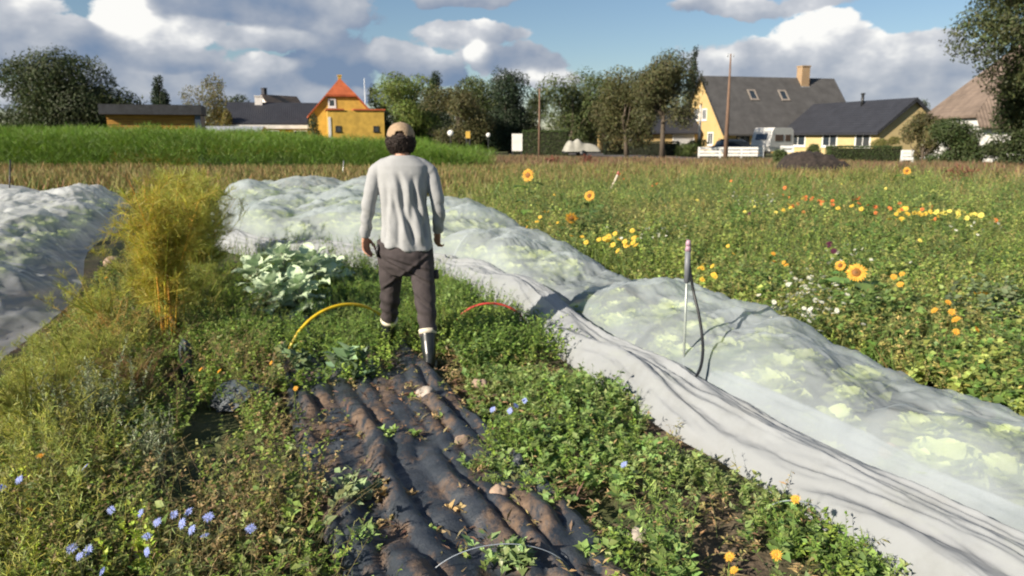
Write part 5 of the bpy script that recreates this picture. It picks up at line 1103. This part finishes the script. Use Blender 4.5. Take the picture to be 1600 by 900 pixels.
# sunflowers
def sunflower(label, px, py, r, Y, face, droop=False, stage=1.0, nleaf=7, dx=0.0, ll=.2):
    h = at(px, py, Y); o = empty('sunflower', (h.x + dx, h.y + .05, 0), 0, label, 'sunflower'); rel = h - Vector((h.x + dx, h.y + .05, 0)); f = Vector(face).normalized()
    m = MB(); back = rel - f * .02; nk = back - f * .05 + Vector((0, 0, .02 if droop else -.03)); m.tube([(0, 0, -.05), (nk.x * .5, nk.y * .5, nk.z * .55), nk, back], [.012, .010, .008, .010], 8, True, (1, 0, 0), (.09, .13, .035)); m.build('stem', LEAF, o)
    q = f.to_track_quat('Z', 'Y'); hd = MB(); petal_ring(hd, r * .38, r, 24, .62, np.array((.85, .46, .008)) * stage, 0, .1, int(px)); petal_ring(hd, r * .36, r * .86, 20, .6, np.array((.80, .38, .006)) * stage, .006, .3, int(px) + 1)
    hd.ell((0, 0, -.012), (r * .42, r * .42, .02), 16, 6, (.08, .12, .03)); ho = hd.build('flower_head', PETAL, o, False, tuple(rel)); ho.rotation_euler = q.to_euler()
    d = MB(); d.ell((0, 0, .004), (r * .42, r * .42, r * .14), 20, 8, (.30, .12, .012)); d.ell((0, 0, .010), (r * .2, r * .2, r * .12), 14, 6, (.20, .09, .012)); d.build('disc', PETAL, ho)
    for k in range(nleaf):
        fz = .30 + .64 * (k + .5) / nleaf; a = k * 2.4 + px; lm = MB(); t_ = rng.uniform(-.25, .35); c = vary((.075, .125, .030), 1)[0]
        lm.leaves(T_big(.42, 5, 6, .08, k), np.array([[0, 0, 0.]]), np.array([[math.cos(a), math.sin(a), t_]]), np.array([[0, 0, 1.]]), ll * rng.uniform(.7, 1.15), c)
        lo = lm.build('leaf', LEAF, o, False, (nk.x * fz + math.cos(a) * .05, nk.y * fz + math.sin(a) * .05, nk.z * fz)); s = MB()
        s.sticks([(-math.cos(a) * .05, -math.sin(a) * .05, -.01)], [(0, 0, 0)], .004, .003, (.09, .13, .035)); s.build('leaf_stalk', LEAF, lo)
sunflower('largest bright sunflower facing the path behind the net', 1338, 426, .096, 6.9, (-.35, -.85, .35), nleaf=11, ll=.23)
sunflower('smaller sunflower touching the upper left of the largest one', 1313, 415, .054, 7.2, (-.4, -.8, .3), nleaf=7, ll=.17)
sunflower('far sunflower standing highest of the three behind the crop net', 825, 274, .12, 13.5, (-.4, -.85, .2), nleaf=8, ll=.26)
sunflower('far sunflower between the drooping one and the marker stake', 921, 306, .095, 12.5, (-.3, -.85, .3), nleaf=8, ll=.24)
sunflower('drooping orange sunflower left of the golden cluster', 893, 341, .105, 11.5, (-.2, -.75, -.45), True, .8, nleaf=9, ll=.22)
sunflower('lone small sunflower poking up near the road', 1417, 267, .12, 22, (-.3, -.9, .2), nleaf=6, ll=.25)
sunflower('drooping fading sunflower at the right edge of the meadow', 1532, 463, .088, 6.6, (-.1, -.55, -.6), True, .62, nleaf=7, ll=.18)
# leafy tall plants around the far sunflowers
def bush_plant(px, py, h, w, label, col, n=46, ll=.09, tm=T_OVATE):
    b_ = on(px, py); m = MB(); b = np.c_[rng.normal(size=(n, 2)) * w * .4, np.zeros(n)]; herbs(m, b, h * rng.uniform(.6, 1.1, n), 22, ll, col, tm, .28, sr=.004, stem=(.08, .11, .03)); tag(m.build('leafy_plant', LEAF, loc=(b_.x, b_.y, 0)), label, 'plant')
bush_plant(930, 385, .62, .5, 'dark leafy plant below the far sunflowers', (.050, .085, .022)); bush_plant(1345, 520, .42, .4, 'broad leafy clump at the foot of the near sunflowers', (.080, .125, .03), 40, .10); bush_plant(1560, 520, .42, .5, 'grey green leafy clump at the right meadow edge', (.095, .125, .06), 40, .11)
bush_plant(1345, 300, .9, .6, 'tall yellowish seeding plant beyond the orange band', (.13, .135, .03), 40, .11, T_LANCE); bush_plant(1385, 298, .9, .5, 'yellow topped plant beside the lone small sunflower', (.15, .14, .03), 36, .11, T_LANCE)

m = MB()
p = wedge(620, 5.0, 30, 0, 44); p = p[kMead(p)]; r = np.hypot(p[:, 0], p[:, 1])
for tm, cA, sel in ((T_OVATE, (.07, .12, .024), 0), (T_OVATE, (.17, .205, .045), 1), (T_LANCE, (.16, .155, .045), 2), (T_LANCE, (.085, .12, .04), 3)):
    q = p[sel::4]; k = 14; b = np.repeat(q, k, 0) + np.c_[rng.normal(size=(len(q) * k, 2)) * .16, np.zeros(len(q) * k)]; rr = np.repeat(r[sel::4], k)
    herbs(m, b, (.22 + .26 * rng.random(len(b))) * np.clip(rr / 10, .65, 1.6), 20, .075 * 1.0, cA, tm, .4, sr=.003, wid=1.4)
tag(m.build('meadow_clumps', LEAF), kind='stuff')

# ------------------------------------------------------------------ kale and the yellow fennel
def kale(px, py, label, h, seed, n=18, ll=.22, col=(.33, .41, .27)):
    r_ = np.random.default_rng(seed); b_ = on(px, py); o = empty('kale', (b_.x, b_.y, 0), 0, label, 'kale'); m = MB(); m.tube([(0, 0, -.02), (0, 0, h * .6)], [.02, .015], 8, True, (1, 0, 0), (.20, .22, .14)); m.build('stem', LEAF_WAX, o); m = MB()
    for k in range(n):
        f = (k + .5) / n; a = k * 2.4 + r_.normal() * .2; tl = -.25 + 1.25 * f + r_.normal() * .15; z0 = h * (.22 + .5 * f); c = np.clip(np.array(col) * (1 + .14 * r_.normal()), .01, .8)
        ax = np.array((math.cos(a) * math.cos(tl), math.sin(a) * math.cos(tl), math.sin(tl))); st_ = .10 * (1 - .5 * f); p1 = np.array((0, 0, z0)) + ax * st_; m.sticks([(0, 0, z0 - .02)], [p1], .006, .004, (.25, .29, .2))
        m.leaves(T_big(.45, 7, 8, .22, seed * 50 + k), p1[None], ax[None], sunward(np.array([[-math.cos(a) * math.sin(tl), -math.sin(a) * math.sin(tl), math.cos(tl)]]), .7), ll * r_.uniform(.75, 1.15) * (1 - .3 * f), c)
    m.build('foliage', LEAF_WAX, o)
for i, (x, y, h, lb) in enumerate(((405, 476, .50, 'bluish green kale plant at the left of the kale clump'), (445, 470, .62, 'tallest bluish green kale plant in the middle of the clump'), (492, 468, .56, 'bluish green kale plant nearest the walker'), (425, 492, .34, 'low pale kale plant in front of the clump'), (470, 490, .36, 'low kale plant half shaded in front of the clump'), (520, 458, .34, 'small kale plant tucked behind the clump by the fleece'))): kale(x, y, lb, h * 1.08, i + 3, 24, .215)
def fennel(px, py, label, h, w, n, nh, col, scol, seed=0):
    nh = int(nh * 1.0)
    b_ = on(px, py); o = empty('fennel', (b_.x, b_.y, 0), 0, label, 'fennel'); s = MB(); b = np.c_[rng.normal(size=(n, 2)) * .05, np.zeros(n)]; H = h * rng.uniform(.72, 1.05, n); ln = rng.normal(size=(n, 2)) * w; t_ = np.c_[b[:, :2] + ln, H]; mid = b * .45 + t_ * .55; mid[:, :2] -= ln * .22
    s.sticks(b, mid, .007, .005, vary(scol, n, .15)); s.sticks(mid, t_, .005, .0018, vary(scol, n, .15)); k = 9; i = np.repeat(np.arange(n), k); f = rng.uniform(.3, 1, n * k)[:, None]
    bp = np.where(f < .5, b[i] * (1 - 2 * f) + mid[i] * 2 * f, mid[i] * (2 - 2 * f) + t_[i] * (2 * f - 1)); bt = bp + unit(rng.normal(size=(n * k, 3)) * (1, 1, .35) + (0, 0, .75)) * rng.uniform(.08, .24, n * k)[:, None] * (h / 1.3); s.sticks(bp, bt, .0024, .001, vary(scol, n * k, .15)); s.build('stems', LEAF, o)
    j = rng.integers(0, n * k, nh); g = rng.uniform(.25, 1, nh)[:, None]; hp = bp[j] * (1 - g) + bt[j] * g; m = MB(); m.leaves(T_HAIR, hp, rng.normal(size=(nh, 3)) + (bt - bp)[j] * 4 + (0, 0, .25), rng.normal(size=(nh, 3)), rng.uniform(.03, .10, nh) * (h / 1.2), vary(col, nh, .28), rng.uniform(.5, 1.1, nh)); m.build('fronds', LEAF, o)
fennel(262, 548, 'tallest yellow fennel with bare golden stalks at its foot', 1.30, .15, 34, 24000, (.205, .185, .022), (.38, .27, .03), 1)
fennel(312, 470, 'bushy yellow green fennel at the back of the row', 1.25, .22, 32, 26000, (.165, .17, .024), (.24, .21, .03), 2)
fennel(236, 500, 'olive yellow fennel leaning left over the net edge', .78, .20, 28, 18000, (.18, .175, .026), (.24, .18, .03), 3)
fennel(318, 515, 'greener fennel close to the kale', .62, .18, 26, 16000, (.14, .16, .026), (.14, .14, .03), 4)
fennel(300, 415, 'rounded yellow fennel top farthest from the path', 1.15, .22, 28, 18000, (.195, .19, .024), (.25, .22, .03), 5)
fennel(140, 610, 'low feathery green fennel by the left net', .46, .22, 28, 16000, (.16, .18, .03), (.15, .15, .03), 6)
fennel(185, 575, 'drooping golden dry fennel stalks below the tall one', .45, .20, 20, 5000, (.24, .19, .05), (.32, .23, .07), 7)
fennel(222, 640, 'short rusty brown fennel in front of the golden stalks', .38, .16, 18, 6500, (.13, .105, .03), (.18, .11, .05), 8)
fennel(60, 690, 'feathery yellow green fennel at the left edge', .52, .2, 24, 13000, (.17, .18, .03), (.17, .16, .03), 9)
fennel(175, 545, 'loose yellow green fennel between the net edge and the tall one', .60, .24, 22, 9000, (.20, .205, .03), (.24, .22, .04), 11)
fennel(95, 640, 'loose yellow green fennel leaning low at the left net edge', .42, .24, 20, 8000, (.19, .205, .03), (.2, .2, .04), 12)
fennel(702, 540, 'small bright feathery carrot tops between boot and red hoop', .30, .10, 14, 3500, (.13, .17, .022), (.12, .14, .03), 10)

# ------------------------------------------------------------------ the walker, seen from behind
PX, PY = -.78, 5.55
per = empty('person', (PX, PY, 0), R(4), 'person seen from behind walking away in cap, pale grey shirt, dark trousers and boots', 'person')
def fused(name, mb, mat, vox, smooth=6, parent=None, post=None):
    """overlapping shapes grown into one continuous skin"""
    tmp = link(name + '_tmp', mb.mesh(name + '_tmp', None)); r = tmp.modifiers.new('r', 'REMESH'); r.mode = 'VOXEL'; r.voxel_size = vox; r.use_smooth_shade = True
    if smooth: s = tmp.modifiers.new('s', 'SMOOTH'); s.iterations = smooth; s.factor = .5
    dg = bpy.context.evaluated_depsgraph_get(); dg.update(); me = bpy.data.meshes.new_from_object(tmp.evaluated_get(dg)); bpy.data.objects.remove(tmp); me.name = name
    if post:
        n = len(me.vertices); v = np.empty(n * 3, np.float32); me.vertices.foreach_get('co', v); nn = np.empty(n * 3, np.float32); me.vertices.foreach_get('normal', nn)
        v = post(v.reshape(-1, 3).astype(float), nn.reshape(-1, 3).astype(float)); me.vertices.foreach_set('co', v.ravel().astype(np.float32)); me.update()
    me.shade_smooth(); me.materials.clear(); me.materials.append(mat); return link(name, me, parent)
SKIN = M_plain('skin', (.46, .235, .15), .55, .12, 14); HAIRM = M_plain('dark_curly_hair', (.030, .017, .012), .6, .3, 60)
SHIRT = M_plain('grey_linen', (.31, .318, .325), .9, .03, 30, .04); TROUS = M_plain('brown_black_cotton', (.050, .040, .041), .9, .22, 9, .2)
RUB = M_plain('dark_green_rubber', (.022, .027, .027), .32, .3, 10); SOLE = M_plain('cream_rubber', (.62, .56, .44), .6, .15, 10); CAPM = M_plain('tan_cap_cotton', (.34, .245, .155), .9, .15, 40, .2)
def arm_pts(sg): return ([(-.188, .0, 1.430), (-.244, -.035, 1.20), (-.284, .02, .955)] if sg < 0 else [(.188, .0, 1.430), (.244, -.02, 1.19), (.236, .085, .975)])
LEGL = [(-.095, .0, .92), (-.125, .10, .52), (-.175, .295, .10)]; LEGR = [(.095, .0, .92), (.14, -.07, .50), (.168, -.225, .10)]
def curve3(p, n=14):
    p = np.array(p, float); u = np.linspace(0, 1, n)[:, None]; c = 2 * p[1] - .5 * (p[0] + p[2]); return (1 - u) ** 2 * p[0] + 2 * u * (1 - u) * c + u ** 2 * p[2]
# body: one skin from crown to feet, both hands with their fingers
m = MB()
hc = np.array((-.012, .05, 1.645)); m.ell(hc, (.076, .095, .112), 22, 16); m.ell(hc + (0, .05, -.055), (.052, .055, .055), 14, 10); m.ell(hc + (0, .098, -.012), (.012, .02, .024), 10, 8)
m.ell(hc + (0, .085, -.056), (.024, .012, .009), 10, 6)
for sg in (-1, 1): m.ell(hc + (sg * .078, .0, -.012), (.011, .022, .033), 10, 8); m.ell(hc + (sg * .030, .086, .016), (.013, .010, .009), 10, 6)
m.tube([(0, -.015, 1.44), (-.004, .0, 1.50), (-.010, .03, 1.58)], [(.075, .065), (.058, .060), (.056, .058)], 16)
m.tube([(0, 0, .84), (0, .0, .98), (0, 0, 1.16), (0, -.01, 1.32), (0, -.01, 1.40), (0, -.01, 1.455)], [(.145, .10), (.145, .095), (.125, .085), (.155, .09), (.14, .075), (.075, .05)], 18, True, (1, 0, 0))
for sg in (-1, 1): m.ell((sg * .160, 0, 1.385), (.046, .046, .046), 12, 8); m.tube(curve3(arm_pts(sg)), np.linspace(.046, .026, 14), 12)
for lg in (LEGL, LEGR): m.tube(curve3(lg), np.linspace(.082, .042, 14), 14)
for lg in (LEGL, LEGR): e = np.array(lg[2]); m.tube([e + (0, -.03, .0), e + (0, .02, -.045), e + (0, .10, -.06), e + (0, .16, -.065)], [.038, .042, .038, .024], 12)
def hand(wr, dirv, side, curl):              # side: thumb side (unit), dirv: wrist to fingertips
    d = np.array(dirv, float) / np.linalg.norm(dirv); s = np.array(side, float); s -= d * np.dot(s, d); s /= np.linalg.norm(s); nrm = np.cross(d, s); w = np.array(wr, float)
    m.tube([w - d * .05, w, w + d * .03, w + d * .09], [(.026, .022), (.025, .019), (.036, .016), (.040, .014)], 14, True, s)
    for k, (off, ln, r) in enumerate(((.031, .074, .0092), (.011, .083, .0096), (-.010, .077, .0092), (-.030, .060, .0080))):
        b = w + d * (.083 - .004 * abs(k - 1)) + s * off; p = [b - d * .02, b]; a = 0
        for j, seg in enumerate((.44, .32, .24)): a += curl * (.7 + .25 * j) + .05 * k; p.append(p[-1] + (d * math.cos(a) + nrm * math.sin(a) + s * off * 1.3) * ln * seg)
        m.tube(p, [r * 1.1, r * 1.05, r, r * .92, r * .75], 8, True, s)
    b = w + d * .022 + s * .024; m.tube([b, b + (d * .55 + s * .62 + nrm * .3) * .032, b + (d * .9 + s * .55 + nrm * .5) * .058, b + (d * 1.35 + s * .42 + nrm * .65) * .078], [.015, .0125, .0105, .008], 9)
hand((-.291, .025, .945), (.05, .16, -1), (.55, .83, .12), .30); hand((.238, .095, .965), (-.10, .34, -1), (-.6, .8, .2), .62)
fused('body', m, SKIN, .0050, 3, per).name = 'body'
# shirt
m = MB()
tz = [.865, .93, 1.05, 1.18, 1.31, 1.41, 1.462, 1.50, 1.532]; tw = [.192, .184, .171, .165, .172, .184, .182, .138, .083]; td = [.140, .138, .130, .126, .128, .120, .108, .088, .074]
m.tube([(.012 if z < 1.1 else 0, -.005 - .012 * (z > 1.3), z) for z in tz], list(zip(tw, td)), 40, True, (1, 0, 0), (1, 1, 1), .88)
for sg in (-1, 1):
    m.ell((sg * .176, -.008, 1.415), (.060, .064, .058), 16, 10); m.tube([(0, -.010, 1.488), (sg * .07, -.010, 1.480), (sg * .13, -.008, 1.458), (sg * .198, -.005, 1.412)], [(.050, .050), (.052, .052), (.056, .060), (.056, .062)], 14); c = curve3(arm_pts(sg), 16);  r = np.interp(np.linspace(0, 1, 16), [0, .25, .55, .85, 1], [.056, .053, .049, .043, .039]); m.tube(c, r, 18)
def shirt_post(v, n):
    x, y, z = v.T; tor = np.clip((.20 - np.abs(x)) / .05, 0, 1); back = np.clip(-n[:, 1] * 1.4, 0, 1) * tor; dn = np.clip((1.46 - z) / .5, 0, 1)
    d = np.zeros(len(v))
    # folds hanging from the shoulder blades, leaning right towards the hem
    for x0, sl_, top, bot, wdt, a in ((-.035, .19, 1.43, .90, .014, .020), (.055, .21, 1.40, .93, .012, .020), (-.115, -.02, 1.38, .95, .014, .013), (.12, .10, 1.36, .90, .011, .017), (-.075, .10, 1.30, .88, .013, .012), (.005, .16, 1.26, .88, .015, .014), (.155, .03, 1.30, .92, .010, .013), (-.155, .05, 1.20, .90, .012, .010)):
        xc = x0 + sl_ * (1.43 - z) + .010 * np.sin(z * 17 + x0 * 60); q = (x - xc) / (wdt * 1.4); env = np.clip((top - z) / .10, 0, 1) * np.clip((z - bot) / .06, 0, 1)
        d += a * env * (np.exp(-q ** 2) * -1.0 + .75 * np.exp(-((q - 1.9) / 1.1) ** 2) + .45 * np.exp(-((q + 2.0) / 1.2) ** 2))
    d = d * .85 * back + (.006 * (fbm(x * 14 + z * 5, z * 6, 3, 3) - .5) * 2 * (.3 + dn)) * tor
    sl2 = np.clip((np.abs(x) - .19) / .03, 0, 1); d += sl2 * (.0045 * np.sin(z * 52 + x * 40 + 3 * fbm(z * 9, x * 9, 7, 2)) * np.clip((1.34 - z) / .2, .15, 1) + .008 * (fbm(z * 16, x * 16 + y * 12, 8, 3) - .5))
    hem = np.clip((.93 - z) / .06, 0, 1); d += hem * tor * .010 * np.sin(x * 46 + 1.5 + 2 * np.sin(y * 20))
    v = v + n * d[:, None]; v[:, 2] -= hem * tor * (.022 * np.clip(x / .2, -1, 1) + .006 * np.sin(x * 24)); return v
fused('shirt', m, SHIRT, .0065, 5, per, shirt_post).name = 'shirt'
# trousers: loose, low slung seat, cargo flap on the right thigh
m = MB()
m.tube([(.01, 0, .955), (.01, 0, .90), (.008, -.008, .82), (.005, -.008, .74), (.0, .0, .68)], [(.175, .115), (.184, .128), (.190, .136), (.175, .12), (.12, .085)], 30, True, (1, 0, 0))
for lg, e in ((LEGL, .245), (LEGR, .245)):
    c = curve3(lg, 24); c = c[c[:, 2] > e - .02]; u = np.linspace(0, 1, len(c)); m.tube(c, np.interp(u, [0, .2, .55, .8, 1], [.104, .098, .079, .067, .063]), 20)
def tr_post(v, n):
    x, y, z = v.T; d = .008 * (fbm(x * 10 + y * 8, z * 9, 4, 3) - .5) * 2 + .006 * np.sin(z * 62 + x * 30 + 4 * fbm(x * 6, z * 6, 5, 2)) * np.clip((.60 - z) / .2, 0, 1)
    for a, b, c, wdt, am in ((.72, -.55, 0, .014, .016), (.66, .75, 0, .013, .013), (.60, -.8, 0, .013, .012), (.77, -.35, 0, .012, .010)):      # drag lines fanning down from the seat
        q = (z - (a + b * (x + .02))) / wdt; d += -am * np.exp(-q ** 2) * np.clip(-n[:, 1], 0, 1) * np.clip((.2 - np.abs(x)) / .1, 0, 1) + am * .7 * np.exp(-((q - 2) / 1.2) ** 2) * np.clip(-n[:, 1], 0, 1)
    return v + n * d[:, None]
tro = fused('trousers', m, TROUS, .007, 4, per, tr_post); tro.name = 'trousers'
m = MB(); m.tube([(.222, .0, .70), (.222, -.005, .64)], [(.018, .05), (.022, .055)], 10, True, (1, 0, 0), (1, 1, 1), .6); m.build('cargo_pocket', TROUS, tro)
m = MB(); m.tube([(-.182, -.045, .90), (-.196, -.05, .85), (-.192, -.045, .81)], [(.012, .022), (.016, .028), (.010, .02)], 10); m.build('belt_pouch', DARK, tro)
# rubber boots
for lg, top, lift in ((LEGL, .275, .0), (LEGR, .27, .004)):
    e = np.array(lg[2]); k = curve3(lg, 40); k = k[k[:, 2] < top]; t_ = k[0]; a_ = e + (0, 0, .0); m = MB()
    sh_ = np.array([t_, t_ * .6 + a_ * .4, a_ + (0, 0, .02), e + (0, -.012, -.03), e + (0, -.012, -.07)]); m.tube(sh_, [(.060, .064), (.055, .060), (.048, .056), (.044, .060), (.042, .058)], 18, True, (1, 0, 0))
    m.tube([e + (0, -.06, -.045), e + (0, .02, -.035), e + (0, .10, -.05), e + (0, .18, -.062), e + (0, .225, -.07)], [(.034, .032), (.044, .05), (.048, .038), (.047, .026), (.025, .014)], 16, True, (1, 0, 0))
    bo = fused('boot', m, RUB, .007, 4, per); bo.name = 'rubber_boot'
    dv = t_ - (t_ * .6 + a_ * .4); dv = dv / np.linalg.norm(dv)
    m = MB(); m.tube([t_ - dv * .008, t_ + dv * .026], [(.064, .068), (.067, .071)], 24, True, (1, 0, 0)); m.build('boot_cuff', SOLE, bo)
    so_ = [(-.042, -.065), (-.030, -.088), (0, -.094), (.030, -.088), (.042, -.065), (.040, .0), (.050, .08), (.050, .16), (.034, .222), (0, .238), (-.034, .222), (-.050, .16), (-.050, .08), (-.040, 0)]
    m = MB(); m.slab([(e[0] + x, e[1] + y, max(.004, e[2] - .098)) for x, y in so_], (0, 0, .026)); m.build('sole', SOLE, bo, True)
# hair: a curly mop below the cap
m = MB(); m.ell(hc + (0, -.012, -.012), (.108, .118, .100), 28, 18); m.ell(hc + (0, -.055, -.05), (.092, .062, .055), 20, 12)
v = m.v[0]; k = (v - hc)[:, 1] < .055; ho = m.mesh('hair_base', HAIRM)
n = 1500; d = unit(rng.normal(size=(n * 2, 3))); d = d[(d[:, 1] < .35) & (d[:, 2] < .42)][:n]; n = len(d); m2 = MB()
for i in range(n):
    b = hc + (0, -.015, -.016) + d[i] * (.095, .102, .090) * (.93 + .1 * rng.random()); a = rng.normal(size=3); a /= np.linalg.norm(a); bb = np.cross(d[i], a); r_ = rng.uniform(.007, .014); u = np.linspace(0, rng.uniform(4, 7.5), 7)
    m2.tube(b + np.outer(np.cos(u) * r_, np.cross(bb, d[i])) + np.outer(np.sin(u) * r_, bb) + np.outer(u * .0022, d[i]) + np.outer(u * -.0012, (0, 0, 1.)), .0024, 3, False)
mm = MB(); mm.v = []; m3 = MB(); m3.ell(hc + (0, -.018, -.014), (.090, .098, .088), 28, 18); m2.v += [x for x in m3.v]; m2.q += [x + m2.n for x in m3.q]; m2.t += [x + m2.n for x in m3.t]; m2.c += m3.c; m2.n += m3.n
bpy.data.meshes.remove(ho); m2.build('hair', HAIRM, per)
# cap: crown with the opening above the strap at the back, brim to the front
th = np.linspace(0, 2 * np.pi, 73); el_ = np.linspace(0, np.pi / 2, 22); TH, EL = np.meshgrid(th, el_, indexing='ij')
cc = hc + (0, -.002, .030); cx = cc[0] + .100 * np.cos(TH) * np.cos(EL) ** .9; cy = cc[1] + .116 * np.sin(TH) * np.cos(EL) ** .9; cz = cc[2] - .012 + .100 * np.sin(EL) ** .85 + .022 * np.sin(TH) * (1 - np.sin(EL)) - .012 * (1 - np.sin(EL))
Pm = np.stack([cx, cy, cz], -1); q = []; idx = lambda i, j: i * 22 + j
for i in range(72):
    for j in range(21):
        a = TH[i, 0] + .0436 - 1.5 * np.pi; e = EL[0, j]
        if (a / .42) ** 2 + ((e - .10) / .42) ** 2 < 1 and e > .10: continue
        q.append((idx(i, j), idx(i + 1, j), idx(i + 1, j + 1), idx(i, j + 1)))
m = MB(); m.add(Pm.reshape(-1, 3), q); cap = m.build('cap', CAPM, per); sd = cap.modifiers.new('s', 'SOLIDIFY'); sd.thickness = .003
a = np.linspace(-.9, .9, 24); b_ = np.linspace(0, 1, 8); A, B = np.meshgrid(a, b_, indexing='ij'); m = MB()
m.grid(np.stack([cc[0] + np.sin(A) * (.098 + .0 * B), cc[1] + np.cos(A) * .112 + B * .07 * np.cos(A * 1.1), cc[2] + .004 - .012 * B - .020 * A ** 2 * B], -1)); br = m.build('brim', CAPM, cap); sd = br.modifiers.new('s', 'SOLIDIFY'); sd.thickness = .004
m = MB(); m.ell(cc + (0, 0, .088), (.008, .008, .005), 10, 6); m.build('button', CAPM, cap)
